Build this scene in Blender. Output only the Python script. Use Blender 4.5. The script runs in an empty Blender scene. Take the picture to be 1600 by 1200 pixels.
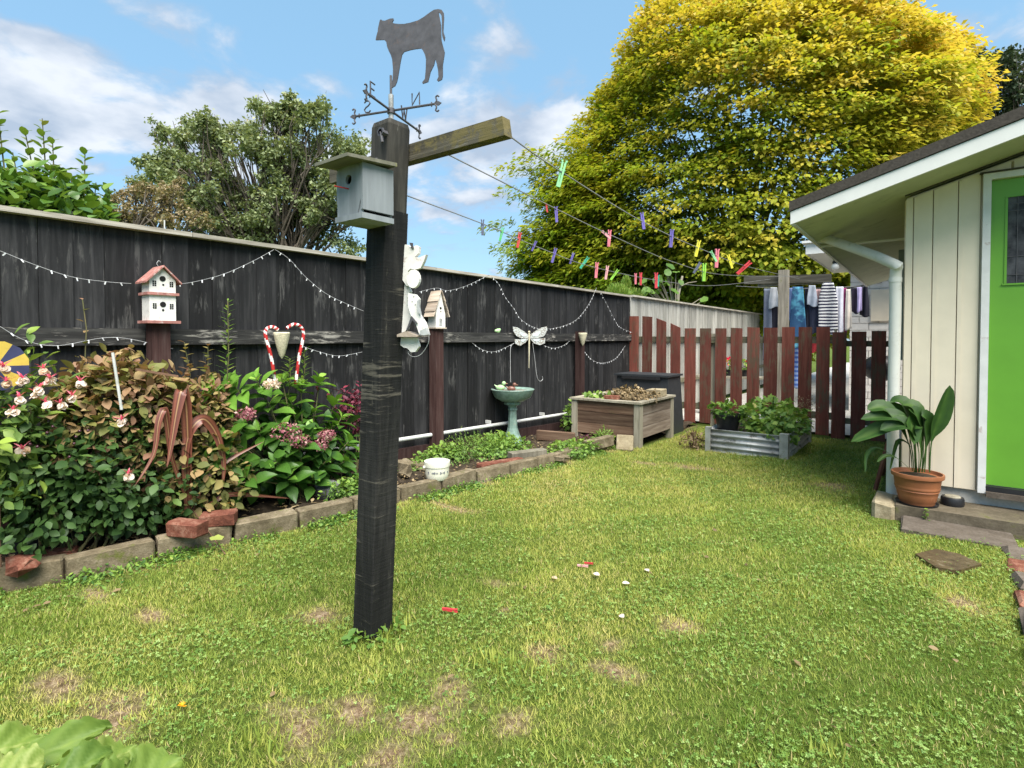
import bpy, math, random
import numpy as np
from mathutils import Vector, Matrix, Euler
random.seed(7); RNG = np.random.default_rng(7)
scn = bpy.context.scene
COL = scn.collection
pi = math.pi

# ------------------------------------------------------------------ camera
CAMH = 1.29; FPX = 850.0; YAW = math.radians(37.4); PIT = math.radians(-1.3); SHIFT = 52.7
cam = bpy.data.cameras.new('camera'); camo = bpy.data.objects.new('camera', cam); COL.objects.link(camo)
camo.location = (0, 0, CAMH); camo.rotation_euler = (pi/2 + PIT, 0, YAW)
cam.sensor_width = 36; cam.lens = 36*FPX/1600; cam.shift_y = -SHIFT/1600
cam.clip_start = 0.05; cam.clip_end = 600
cam.dof.use_dof = True; cam.dof.focus_distance = 4.5; cam.dof.aperture_fstop = 9
scn.camera = camo
_fw = Vector((-math.sin(YAW)*math.cos(PIT), math.cos(YAW)*math.cos(PIT), math.sin(PIT)))
_rt = Vector((math.cos(YAW), math.sin(YAW), 0)); _up = _rt.cross(_fw); CAM = Vector((0, 0, CAMH))
def ray(x, y): return _fw + _rt*((x-800)/FPX) - _up*((y-(600-SHIFT))/FPX)
def aX(x, y, X): r = ray(x, y); return CAM + r*(X/r.x)
def aY(x, y, Y): r = ray(x, y); return CAM + r*(Y/r.y)
def aD(x, y, d): return CAM + ray(x, y)*d
def aP(x, y, p, n):
    r = ray(x, y); return CAM + r*((Vector(p)-CAM).dot(n)/r.dot(n))
def gz(y): return -0.025*max(0.0, min(y, 14)-3.3)
def G(x, y, dz=0.0):
    z = dz; r = ray(x, y)
    for i in range(25):
        p = CAM + r*((z-CAMH)/r.z); z = gz(p.y)+dz
    return p

# ------------------------------------------------------------------ world, sun, exposure
SUN_EL = math.radians(59); SUN_AZ = math.radians(124)
w = bpy.data.worlds.new('World'); scn.world = w; w.use_nodes = True
nt = w.node_tree; N = nt.nodes; L = nt.links; N.clear()
def nn(t, **k):
    n = N.new(t)
    for a, b in k.items(): setattr(n, a, b)
    return n
out = nn('ShaderNodeOutputWorld'); bg = nn('ShaderNodeBackground'); bg.inputs['Strength'].default_value = 0.11
sky = nn('ShaderNodeTexSky', sky_type='NISHITA', sun_disc=False, sun_elevation=SUN_EL, sun_rotation=SUN_AZ)
sky.air_density = 1.0; sky.dust_density = 0.6; sky.ozone_density = 1.6
tc = nn('ShaderNodeTexCoord')
def vm(op, a, b=None, s=None):
    n = nn('ShaderNodeVectorMath', operation=op)
    for i, v in enumerate((a, b)):
        if v is None: continue
        if isinstance(v, (tuple, list)): n.inputs[i].default_value = v
        else: L.new(v, n.inputs[i])
    if s is not None: n.inputs['Scale'].default_value = s
    return n
def mt(op, a, b=None, c=None, clamp=False):
    n = nn('ShaderNodeMath', operation=op, use_clamp=clamp)
    for i, v in enumerate((a, b, c)):
        if v is None: continue
        if isinstance(v, (int, float)): n.inputs[i].default_value = v
        else: L.new(v, n.inputs[i])
    return n.outputs[0]
D0 = tc.outputs['Generated']
sx = nn('ShaderNodeSeparateXYZ'); L.new(D0, sx.inputs[0])
zc = mt('MAXIMUM', sx.outputs[2], 0.03)
cb = nn('ShaderNodeCombineXYZ')
L.new(mt('DIVIDE', sx.outputs[0], mt('ADD', zc, .18)), cb.inputs[0]); L.new(mt('DIVIDE', sx.outputs[1], mt('ADD', zc, .18)), cb.inputs[1])
n1 = nn('ShaderNodeTexNoise'); n1.inputs['Scale'].default_value = 3.3; n1.inputs['Detail'].default_value = 9; n1.inputs['Roughness'].default_value = .56
n1.inputs['Distortion'].default_value = .25
off = vm('ADD', cb.outputs[0], (3.7, 1.2, 0)); L.new(off.outputs[0], n1.inputs['Vector'])
# banks of cumulus, each given by its direction in the sky and its extent
mask = None
for (px, py, rx, ry, amp) in ((110, 125, 190, 34, .22), (210, 185, 180, 32, .22), (30, 215, 110, 32, .14), (740, 235, 120, 55, .22), (215, 20, 70, 18, .13), (110, 68, 110, 16, .14),
                              (640, 250, 60, 40, .1), (840, 190, 90, 40, .2), (1440, 60, 120, 30, .16), (1530, 110, 60, 25, .16), (760, 345, 120, 26, .08), (440, 270, 150, 60, .12), (520, 140, 40, 15, .1)):
    d = ray(px, py).normalized(); c = d
    t1 = Vector((-d.y, d.x, 0)).normalized(); t2 = d.cross(t1)
    df = vm('SUBTRACT', D0, tuple(c))
    a = vm('DOT_PRODUCT', df.outputs[0], tuple(t1*(FPX*1.1/rx))).outputs['Value']; b = vm('DOT_PRODUCT', df.outputs[0], tuple(t2*(FPX*1.1/ry))).outputs['Value']
    r2 = mt('ADD', mt('MULTIPLY', a, a), mt('MULTIPLY', b, b))
    g_ = mt('MULTIPLY', mt('POWER', 2.718, mt('MULTIPLY', r2, -.8)), amp)
    mask = g_ if mask is None else mt('ADD', mask, g_)
cov = mt('ADD', n1.outputs['Fac'], mask)
mr = nn('ShaderNodeMapRange', interpolation_type='SMOOTHSTEP'); L.new(cov, mr.inputs[0]); mr.inputs[1].default_value = .53; mr.inputs[2].default_value = .74
mr.inputs[3].default_value = 0; mr.inputs[4].default_value = .93
n2 = nn('ShaderNodeTexNoise'); n2.inputs['Scale'].default_value = 4.2; n2.inputs['Detail'].default_value = 6
off2 = vm('ADD', cb.outputs[0], (3.66, 1.35, .3)); L.new(off2.outputs[0], n2.inputs['Vector'])
cr = nn('ShaderNodeValToRGB'); L.new(mt('ADD', mt('MULTIPLY', n2.outputs['Fac'], .75), mt('MULTIPLY', mr.outputs[0], .15)), cr.inputs[0])
cr.color_ramp.elements[0].position = .40; cr.color_ramp.elements[0].color = (2.0, 2.4, 3.0, 1)
cr.color_ramp.elements[1].position = .60; cr.color_ramp.elements[1].color = (3.7, 3.9, 4.2, 1)
# thin milky veil over the whole sky
veil = nn('ShaderNodeMix', data_type='RGBA'); veil.inputs[0].default_value = .68
L.new(sky.outputs[0], veil.inputs[6]); veil.inputs[7].default_value = (1.35, 2.6, 3.7, 1)
mx = nn('ShaderNodeMix', data_type='RGBA'); L.new(mr.outputs[0], mx.inputs[0]); L.new(veil.outputs[2], mx.inputs[6]); L.new(cr.outputs[0], mx.inputs[7])
L.new(mx.outputs[2], bg.inputs[0]); L.new(bg.outputs[0], out.inputs[0])

sd = bpy.data.lights.new('sun', 'SUN'); sd.energy = 4.5; sd.angle = math.radians(50); sd.color = (1, .95, .86)
so = bpy.data.objects.new('sun', sd); COL.objects.link(so)
SV = Vector((math.sin(SUN_AZ)*math.cos(SUN_EL), math.cos(SUN_AZ)*math.cos(SUN_EL), math.sin(SUN_EL)))
so.rotation_euler = SV.to_track_quat('Z', 'Y').to_euler(); so.location = (3, 6, 9)
vs = scn.view_settings; vs.view_transform = 'Standard'; vs.look = 'None'; vs.gamma = 1; vs.use_curve_mapping = False; vs.exposure = 1.2

# ------------------------------------------------------------------ materials
class MT:
    def __init__(s, name):
        s.m = bpy.data.materials.new(name); s.m.use_nodes = True; s.nt = s.m.node_tree; s.n = s.nt.nodes; s.l = s.nt.links; s.n.clear()
        s.out = s.n.new('ShaderNodeOutputMaterial'); s.p = s.n.new('ShaderNodeBsdfPrincipled'); s.l.new(s.p.outputs[0], s.out.inputs[0])
        s.tc = s.n.new('ShaderNodeTexCoord'); s.oi = s.n.new('ShaderNodeObjectInfo')
    def vec(s, scale=(1, 1, 1), rnd=37.0):
        c = s.n.new('ShaderNodeCombineXYZ')
        for i in range(3):
            q = s.n.new('ShaderNodeMath'); q.operation = 'MULTIPLY'; q.inputs[1].default_value = rnd*(1+.37*i); s.l.new(s.oi.outputs['Random'], q.inputs[0]); s.l.new(q.outputs[0], c.inputs[i])
        a = s.n.new('ShaderNodeVectorMath'); a.operation = 'ADD'; s.l.new(s.tc.outputs['Object'], a.inputs[0]); s.l.new(c.outputs[0], a.inputs[1])
        m = s.n.new('ShaderNodeVectorMath'); m.operation = 'MULTIPLY'; s.l.new(a.outputs[0], m.inputs[0]); m.inputs[1].default_value = scale
        return m.outputs[0]
    def noise(s, scale, detail=5, vscale=(1, 1, 1), rough=.6, dist=0):
        t = s.n.new('ShaderNodeTexNoise'); t.inputs['Scale'].default_value = scale; t.inputs['Detail'].default_value = detail
        t.inputs['Roughness'].default_value = rough; t.inputs['Distortion'].default_value = dist
        s.l.new(s.vec(vscale), t.inputs['Vector']); return t.outputs['Fac']
    def ramp(s, fac, stops, interp='LINEAR'):
        r = s.n.new('ShaderNodeValToRGB'); r.color_ramp.interpolation = interp
        e = r.color_ramp.elements
        while len(e) < len(stops): e.new(.5)
        for i, (p, c) in enumerate(stops): e[i].position = p; e[i].color = (*c, 1) if len(c) == 3 else c
        s.l.new(fac, r.inputs[0]); return r.outputs[0]
    def mix(s, fac, a, b, mode='MIX'):
        x = s.n.new('ShaderNodeMix'); x.data_type = 'RGBA'; x.blend_type = mode
        for k, v in ((0, fac), (6, a), (7, b)):
            if isinstance(v, (int, float)): x.inputs[k].default_value = v
            elif isinstance(v, tuple): x.inputs[k].default_value = (*v, 1) if len(v) == 3 else v
            else: s.l.new(v, x.inputs[k])
        return x.outputs[2]
    def math(s, op, a, b=0.0):
        q = s.n.new('ShaderNodeMath'); q.operation = op
        for k, v in ((0, a), (1, b)):
            if isinstance(v, (int, float)): q.inputs[k].default_value = v
            else: s.l.new(v, q.inputs[k])
        return q.outputs[0]
    def col(s, c, rough=.7, spec=.3, metal=0):
        if isinstance(c, tuple): s.p.inputs['Base Color'].default_value = (*c, 1)
        else: s.l.new(c, s.p.inputs['Base Color'])
        s.p.inputs['Roughness'].default_value = rough; s.p.inputs['Specular IOR Level'].default_value = spec; s.p.inputs['Metallic'].default_value = metal
    def bump(s, h, strength=.3, dist=.01):
        b = s.n.new('ShaderNodeBump'); b.inputs['Strength'].default_value = strength; b.inputs['Distance'].default_value = dist
        s.l.new(h, b.inputs['Height']); s.l.new(b.outputs[0], s.p.inputs['Normal'])

def wood(name, dark, mid, light, axis=2, scale=9, lichen=None, lcov=.6, rough=.85, wear=None, wcov=.66, bump=.5, objvar=.35, saw=False):
    m = MT(name); vs_ = [1, 1, 1]; vs_[axis] = .07
    g = m.noise(scale*3.2, 8, tuple(vs_), .65, .3)
    vb = [1, 1, 1]; vb[axis] = .3
    b = m.noise(scale*.35, 4, tuple(vb))
    c = m.ramp(m.math('ADD', m.math('MULTIPLY', g, .7), m.math('MULTIPLY', b, .3)), ((.32, dark), (.5, mid), (.72, light)))
    r = m.math('ADD', m.math('MULTIPLY', m.oi.outputs['Random'], objvar*2), 1-objvar)
    v = m.n.new('ShaderNodeVectorMath'); v.operation = 'SCALE'; m.l.new(c, v.inputs[0]); m.l.new(r, v.inputs['Scale']); c = v.outputs[0]
    if wear:
        vw = [1, 1, 1]; vw[axis] = .12
        wn = m.noise(scale*4, 7, tuple(vw), .75, .5); w2 = m.noise(3.1, 3)
        f = m.ramp(m.math('ADD', m.math('MULTIPLY', wn, .6), m.math('MULTIPLY', w2, .4)), ((wcov-.02, (0, 0, 0)), (wcov+.05, (1, 1, 1))))
        c = m.mix(f, c, wear)
    if lichen:
        ln = m.noise(22, 8, (1, 1, 1), .7, .4); l2 = m.noise(4, 3)
        f = m.ramp(m.math('ADD', m.math('MULTIPLY', ln, .55), m.math('MULTIPLY', l2, .45)), ((lcov-.03, (0, 0, 0)), (lcov+.04, (1, 1, 1))))
        c = m.mix(f, c, lichen)
    if saw:
        sw_ = m.noise(26, 5, (.12, .12, 1.6), .7); s2 = m.noise(2.2, 3); f = m.ramp(m.math('ADD', m.math('MULTIPLY', sw_, .62), m.math('MULTIPLY', s2, .38)), ((.555, (0, 0, 0)), (.60, (1, 1, 1)))); c = m.mix(m.math('MULTIPLY', f, .55), c, (.15, .135, .105))
    m.col(c, rough, .25); m.bump(m.math('ADD', g, m.math('MULTIPLY', sw_, .7)) if saw else g, bump, .006); return m.m
def plain(name, c, rough=.6, spec=.35, var=.18, scale=14, metal=0, bump=.0, dirt=None, dcov=.62):
    m = MT(name); n = m.noise(scale, 6)
    lo = tuple(x*(1-var) for x in c); hi = tuple(min(1, x*(1+var)) for x in c)
    k = m.ramp(n, ((.3, lo), (.7, hi)))
    if dirt:
        d = m.noise(scale*.7+3, 8, (1, 1, 1), .72, .5); k = m.mix(m.ramp(d, ((dcov-.06, (0, 0, 0)), (dcov+.08, (1, 1, 1)))), k, dirt)
    m.col(k, rough, spec, metal)
    if bump: m.bump(n, bump, .004)
    return m.m
def stone(name, c1, c2, c3, scale=18, bump=.8, moss=None, mcov=.6):
    m = MT(name); n = m.noise(scale, 9, (1, 1, 1), .72); b = m.noise(scale*.22, 3); f = m.noise(scale*7, 2)
    k = m.ramp(m.math('ADD', m.math('MULTIPLY', n, .55), m.math('ADD', m.math('MULTIPLY', b, .3), m.math('MULTIPLY', f, .15))), ((.36, c1), (.5, c2), (.64, c3)))
    if moss:
        d = m.noise(9, 8, (1, 1, 1), .7); k = m.mix(m.ramp(d, ((mcov-.05, (0, 0, 0)), (mcov+.07, (1, 1, 1)))), k, moss)
    m.col(k, .95, .15); m.bump(m.math('ADD', n, m.math('MULTIPLY', f, .3)), bump, .01); return m.m
def leafm(name, stops, rough=.5, trans=.3, spec=.35, scale=0):
    m = MT(name); a = m.n.new('ShaderNodeAttribute'); a.attribute_name = 'tint'
    f = a.outputs['Fac']
    if scale: f = m.math('ADD', f, m.math('MULTIPLY', m.math('SUBTRACT', m.noise(scale, 3), .5), .5))
    k = m.ramp(f, stops); m.col(k, rough, spec)
    t = m.n.new('ShaderNodeBsdfTranslucent'); m.l.new(m.mix(1.0, k, (1.25, 1.2, .7), 'MULTIPLY'), t.inputs[0])
    x = m.n.new('ShaderNodeMixShader'); x.inputs[0].default_value = trans; m.l.new(m.p.outputs[0], x.inputs[1]); m.l.new(t.outputs[0], x.inputs[2]); m.l.new(x.outputs[0], m.out.inputs[0])
    return m.m

M = {}
M['fence_black'] = wood('black_stained_timber', (.006, .006, .0065), (.015, .015, .016), (.042, .041, .042), 2, 8, wear=(.07, .068, .066), wcov=.575, objvar=.5)
M['rail_black'] = wood('weathered_black_rail', (.010, .010, .010), (.03, .029, .028), (.10, .097, .09), 1, 10, wear=(.30, .28, .25), wcov=.56, objvar=.2)
M['fence_grey'] = wood('silver_grey_timber', (.16, .15, .13), (.30, .29, .26), (.46, .45, .42), 2, 9, wear=(.20, .25, .17), wcov=.6, objvar=.3)
M['cap'] = wood('weathered_cap_timber', (.15, .13, .10), (.34, .31, .26), (.52, .48, .41), 1, 10, wear=(.10, .10, .07), wcov=.62, objvar=.12)
M['post_brown'] = wood('dark_brown_stained_post', (.018, .008, .007), (.038, .018, .016), (.075, .05, .045), 2, 10, wear=(.10, .09, .09), wcov=.66)
M['post_black'] = wood('sawn_black_post', (.005, .005, .005), (.012, .012, .0115), (.042, .04, .036), 2, 8, wear=(.16, .145, .11), wcov=.61, bump=.9, saw=True)
M['post_lichen'] = wood('lichen_covered_timber', (.05, .045, .03), (.12, .105, .075), (.24, .22, .17), 0, 9, lichen=(.135, .11, .045), lcov=.53, wear=(.22, .215, .18), wcov=.57, bump=.9)
M['picket'] = wood('faded_red_picket_stain', (.07, .024, .016), (.14, .040, .028), (.21, .085, .06), 2, 8, wear=(.10, .065, .042), wcov=.53, objvar=.32)
M['picket_rail'] = wood('mossy_picket_rail', (.05, .05, .03), (.11, .10, .065), (.20, .18, .13), 0, 8, wear=(.12, .13, .05), wcov=.58)
M['raw'] = wood('weathered_planter_timber', (.085, .065, .045), (.19, .155, .11), (.35, .30, .23), 0, 8, wear=(.11, .12, .05), wcov=.60)
M['raw_brown'] = wood('stained_planter_plank', (.06, .032, .02), (.14, .085, .055), (.27, .19, .13), 0, 8, wear=(.10, .11, .035), wcov=.62)
M['raw_post'] = wood('weathered_planter_post', (.13, .115, .085), (.25, .225, .17), (.38, .35, .28), 2, 8, wear=(.14, .15, .07), wcov=.62)
M['tpost'] = wood('grey_weathered_line_post', (.07, .06, .045), (.16, .14, .11), (.30, .27, .22), 2, 8, lichen=(.15, .15, .05), lcov=.6)
M['tarm'] = wood('dark_weathered_arm', (.025, .022, .017), (.055, .05, .038), (.13, .12, .10), 0, 8)
M['kerb'] = stone('mossy_kerb_concrete', (.075, .058, .035), (.155, .125, .08), (.28, .23, .16), 16, .9, (.10, .11, .025), .62)
M['blond_stone'] = stone('blond_concrete_block', (.18, .14, .085), (.29, .24, .155), (.42, .36, .25), 15, .6, (.20, .17, .06), .66)
M['brick'] = stone('old_red_brick', (.07, .025, .018), (.16, .058, .038), (.30, .17, .12), 16, .8, (.09, .08, .04), .68)
M['rock'] = stone('dark_grey_rock', (.05, .05, .05), (.12, .12, .12), (.25, .25, .25), 14)
M['soil'] = stone('dark_garden_soil', (.012, .009, .006), (.04, .030, .020), (.10, .075, .05), 20, 1.0)
M['concrete'] = stone('stained_step_concrete', (.06, .05, .034), (.11, .09, .062), (.18, .15, .11), 9, .5, (.10, .10, .03), .63)
M['slab'] = stone('dark_slab', (.06, .048, .038), (.105, .085, .068), (.16, .135, .115), 9, .5)
M['path'] = stone('pale_concrete_path', (.30, .28, .25), (.40, .38, .35), (.5, .48, .45), 8, .3)
M['plinth'] = stone('painted_plinth', (.30, .29, .26), (.42, .41, .37), (.5, .49, .46), 8, .3)
M['cream'] = plain('cream_wall_paint', (.66, .575, .45), .55, .3, .05, 5, dirt=(.50, .42, .28), dcov=.76)
M['white'] = plain('white_gloss_paint', (.64, .63, .60), .45, .4, .05, 6, dirt=(.45, .42, .36), dcov=.74)
M['white_worn'] = plain('flaking_white_paint', (.62, .61, .60), .6, .3, .08, 12, dirt=(.28, .15, .10), dcov=.66)
M['white_bird'] = plain('chalky_white_paint', (.68, .66, .62), .75, .2, .1, 30, dirt=(.33, .22, .17), dcov=.64)
M['soffit'] = plain('pale_green_grey_soffit', (.46, .47, .34), .7, .2, .1, 3, dirt=(.33, .34, .24), dcov=.60)
M['roof'] = plain('dark_brown_roof_edge', (.055, .047, .040), .9, .2, .3, 60, bump=.6)
M['green_door'] = plain('bright_lime_green_paint', (.12, .31, .028), .42, .4, .05, 4)
M['black_rubber'] = plain('black_plastic', (.015, .015, .017), .45, .4, .3)
M['bin'] = plain('dark_grey_bin_plastic', (.025, .028, .032), .5, .4, .2, dirt=(.08, .07, .06), dcov=.7)
M['dark_iron'] = plain('dark_painted_iron', (.065, .062, .07), .6, .4, .3, 30, dirt=(.13, .08, .06), dcov=.64)
M['zinc'] = plain('galvanised_steel', (.46, .46, .45), .5, .5, .2, 9, .3, dirt=(.12, .11, .09), dcov=.60)
M['grey_birdhouse'] = wood('pale_grey_painted_board', (.15, .165, .175), (.22, .24, .255), (.29, .31, .325), 2, 6, wear=(.17, .175, .165), wcov=.68, objvar=.08, bump=.2)
M['grey_lid'] = wood('mossy_lid_board', (.09, .088, .06), (.16, .155, .115), (.25, .24, .20), 0, 7, lichen=(.2, .2, .07), lcov=.6, objvar=.05)
M['pink_red'] = plain('faded_red_roof_paint', (.34, .15, .13), .8, .2, .25, 30, dirt=(.55, .46, .42), dcov=.6)
M['shingle'] = wood('pale_birdhouse_shingle', (.25, .19, .14), (.42, .34, .27), (.56, .49, .41), 1, 8, wear=(.30, .12, .08), wcov=.68)
M['hole'] = plain('dark_opening', (.008, .008, .008), .9)
M['rope'] = plain('line_wire', (.18, .18, .18), .6)
M['wire_light'] = plain('pale_wire', (.42, .42, .42), .5)
M['bulb'] = plain('clear_fairy_light', (.75, .75, .77), .2, .6, .02)
M['celadon'] = plain('verdigris_glaze', (.19, .28, .24), .35, .5, .3, 20, dirt=(.30, .27, .2), dcov=.62)
M['bath_in'] = plain('grey_bath_water_stain', (.17, .15, .12), .4)
M['lime'] = plain('pale_green_glaze', (.36, .55, .28), .4)
M['duck_brown'] = plain('brown_glaze', (.16, .07, .05), .4, .5, .4, 60)
M['bowl'] = plain('cream_stoneware', (.70, .68, .58), .35, .5, .05, 10, dirt=(.5, .46, .36), dcov=.7)
M['navy'] = plain('navy_print', (.03, .035, .09), .6)
M['yellow_cloth'] = plain('yellow_fabric', (.5, .36, .06), .8)
M['terracotta'] = plain('terracotta_plastic', (.27, .10, .042), .5, .4, .15, 9, dirt=(.35, .18, .1), dcov=.7)
M['red'] = plain('red_stripe_plastic', (.45, .03, .03), .4); M['pure_white'] = plain('white_stripe_plastic', (.78, .76, .74), .4)
M['macrame'] = plain('cream_macrame', (.55, .50, .36), .9, .1, .3, 90, bump=.8)
M['pipe'] = plain('grey_white_plastic_pipe', (.52, .52, .50), .5, .4, .1, 9, dirt=(.3, .28, .22), dcov=.64)
M['downpipe'] = plain('white_downpipe', (.58, .575, .53), .5, .4, .06, 9, dirt=(.38, .38, .28), dcov=.62)
M['white_brick'] = plain('white_painted_brick', (.66, .62, .58), .7, .3, .07, 12, bump=.3)
M['mortar'] = plain('white_painted_mortar', (.52, .49, .46), .8)
M['sage'] = plain('grey_green_frame', (.14, .17, .16), .5)
M['brownwood'] = wood('reddish_stool_timber', (.06, .02, .015), (.13, .05, .03), (.2, .09, .06), 2, 8)
M['stake'] = wood('brown_stake', (.10, .05, .03), (.20, .11, .07), (.3, .2, .13), 1, 8)
# lead-light glass
m = MT('leaded_glass'); n_ = m.noise(12, 4); k = m.ramp(n_, ((.35, (.018, .018, .022)), (.65, (.085, .085, .095)))); m.col(k, .5, .12); m.bump(m.noise(45, 3), .2, .004); M['glass'] = m.m
# leaf materials
M['l_autumn'] = leafm('autumn_leaf', ((0, (.09, .17, .012)), (.25, (.21, .29, .02)), (.48, (.34, .35, .03)), (.68, (.50, .41, .05)), (.9, (.60, .44, .10))), .6, .42, .2)
M['l_grey'] = leafm('grey_green_leaf', ((0, (.10, .135, .055)), (.4, (.19, .235, .105)), (.75, (.30, .34, .17)), (1, (.38, .33, .18))), .6, .25)
M['l_hedge'] = leafm('glossy_hedge_leaf', ((0, (.025, .065, .010)), (.5, (.09, .18, .022)), (.85, (.20, .29, .045)), (1, (.17, .09, .05))), .35, .25, .5)
M['l_brownish'] = leafm('pinkish_brown_leaf', ((0, (.13, .13, .06)), (.5, (.27, .22, .12)), (1, (.42, .29, .2))), .6, .3)
M['l_dark'] = leafm('dark_leaf', ((0, (.02, .035, .016)), (.6, (.05, .075, .035)), (1, (.10, .12, .07))), .6, .2)
M['l_fuchsia'] = leafm('dark_fuchsia_leaf', ((0, (.022, .055, .014)), (.45, (.06, .12, .03)), (.75, (.13, .21, .045)), (1, (.28, .38, .06))), .5, .25, .3)
M['l_hyd'] = leafm('hydrangea_leaf', ((0, (.02, .06, .010)), (.4, (.075, .18, .022)), (.8, (.19, .36, .05)), (1, (.30, .46, .08))), .42, .25, .45, 30)
M['l_wilt'] = leafm('wilting_leaf', ((0, (.05, .075, .02)), (.3, (.19, .19, .05)), (.55, (.31, .21, .09)), (.8, (.25, .13, .085)), (1, (.42, .34, .16))), .6, .25, .3)
M['l_herb'] = leafm('fresh_herb_leaf', ((0, (.05, .12, .025)), (.5, (.14, .25, .045)), (.85, (.25, .36, .06)), (1, (.45, .42, .14))), .5, .3)
M['l_dry'] = leafm('dry_leaf', ((0, (.07, .05, .02)), (.5, (.20, .14, .07)), (1, (.38, .29, .16))), .7, .15)
M['l_red'] = leafm('dark_red_leaf', ((0, (.05, .01, .02)), (.6, (.13, .025, .045)), (1, (.35, .05, .08))), .5, .25)
M['l_pot'] = leafm('dark_strap_leaf', ((0, (.016, .045, .010)), (.6, (.035, .085, .015)), (1, (.07, .13, .025))), .5, .2, .3, 12)
M['l_front'] = leafm('pale_green_soft_leaf', ((0, (.08, .15, .025)), (.6, (.17, .25, .045)), (1, (.33, .37, .12))), .55, .35, .3, 9)
M['l_pink'] = leafm('pink_sepal', ((0, (.6, .06, .13)), (1, (.75, .35, .35))), .5, .3); M['l_cream'] = leafm('cream_petal', ((0, (.78, .70, .66)), (1, (.6, .42, .3))), .6, .3)
M['l_mauve'] = leafm('faded_mauve_petal', ((0, (.16, .03, .05)), (.5, (.32, .10, .13)), (1, (.5, .33, .28))), .7, .2)
M['grass'] = leafm('lawn_blade', ((0, (.10, .18, .02)), (.3, (.22, .29, .05)), (.55, (.37, .40, .085)), (.78, (.48, .45, .13)), (1, (.50, .40, .20))), .6, .35, .25)
M['clover'] = leafm('clover_leaf', ((0, (.08, .17, .03)), (.6, (.19, .30, .06)), (1, (.30, .41, .13))), .5, .25, .35)
# bronze flax with lengthwise stripes
m = MT('bronze_flax_leaf'); a = m.n.new('ShaderNodeAttribute'); a.attribute_name = 'across'
k = m.ramp(a.outputs['Fac'], ((0, (.07, .022, .016)), (.25, (.20, .065, .04)), (.42, (.085, .025, .018)), (.52, (.33, .19, .09)), (.62, (.09, .026, .018)), (1, (.17, .055, .035))))
m.col(k, .4, .45); M['flax'] = m.m
m = MT('bark'); n_ = m.noise(14, 8, (1, 1, .25), .7); k = m.ramp(n_, ((.35, (.05, .042, .033)), (.65, (.15, .125, .10)))); m.col(k, .95, .1); m.bump(n_, .8, .02); M['bark'] = m.m
m = MT('green_stem'); k = m.ramp(m.noise(10), ((.3, (.07, .09, .03)), (.7, (.16, .13, .06)))); m.col(k, .7); M['stem'] = m.m
# lawn base with brown worn patches
m = MT('lawn_earth'); a = m.n.new('ShaderNodeAttribute'); a.attribute_name = 'bare'
n_ = m.noise(40, 9, (1, 1, 1), .75); k1 = m.ramp(n_, ((.35, (.035, .06, .010)), (.55, (.09, .125, .02)), (.7, (.16, .16, .04))))
k2 = m.ramp(n_, ((.33, (.07, .042, .025)), (.5, (.23, .155, .095)), (.66, (.45, .35, .24)))); m.col(m.mix(a.outputs['Fac'], k1, k2), .95, .1); m.bump(n_, 1.0, .02); M['lawn'] = m.m

# ------------------------------------------------------------------ builders
ORG = {}
def thing(name, label, cat, loc=(0, 0, 0), group=None):
    o = bpy.data.objects.new(name, None); COL.objects.link(o); o.location = loc; o.empty_display_size = .05
    o['label'] = label; o['category'] = cat
    if group: o['group'] = group
    ORG[o] = Vector(loc); return o
def tag(o, label=None, cat=None, group=None, kind=None):
    for k, v in (('label', label), ('category', cat), ('group', group), ('kind', kind)):
        if v: o[k] = v
    return o
def put(me, name, parent=None, mat=None, loc=None):
    o = bpy.data.objects.new(name, me); COL.objects.link(o)
    if mat is not None and not me.materials: me.materials.append(mat)
    if parent is not None: o.parent = parent; ORG[o] = ORG[parent]
    if loc is not None: o.location = Vector(loc) - (ORG[parent] if parent is not None else Vector((0, 0, 0)))
    return o
def dup(root, loc=None, rot=None, label=None, group=None):
    r = root.copy(); COL.objects.link(r)
    if loc is not None: r.location = loc
    if rot is not None: r.rotation_euler = rot
    if label: r['label'] = label
    if group: r['group'] = group
    ORG[r] = Vector(r.location)
    for ch in list(root.children):
        c = ch.copy(); COL.objects.link(c); c.parent = r
        for g in list(ch.children):
            d = g.copy(); COL.objects.link(d); d.parent = c
    return r
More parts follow.
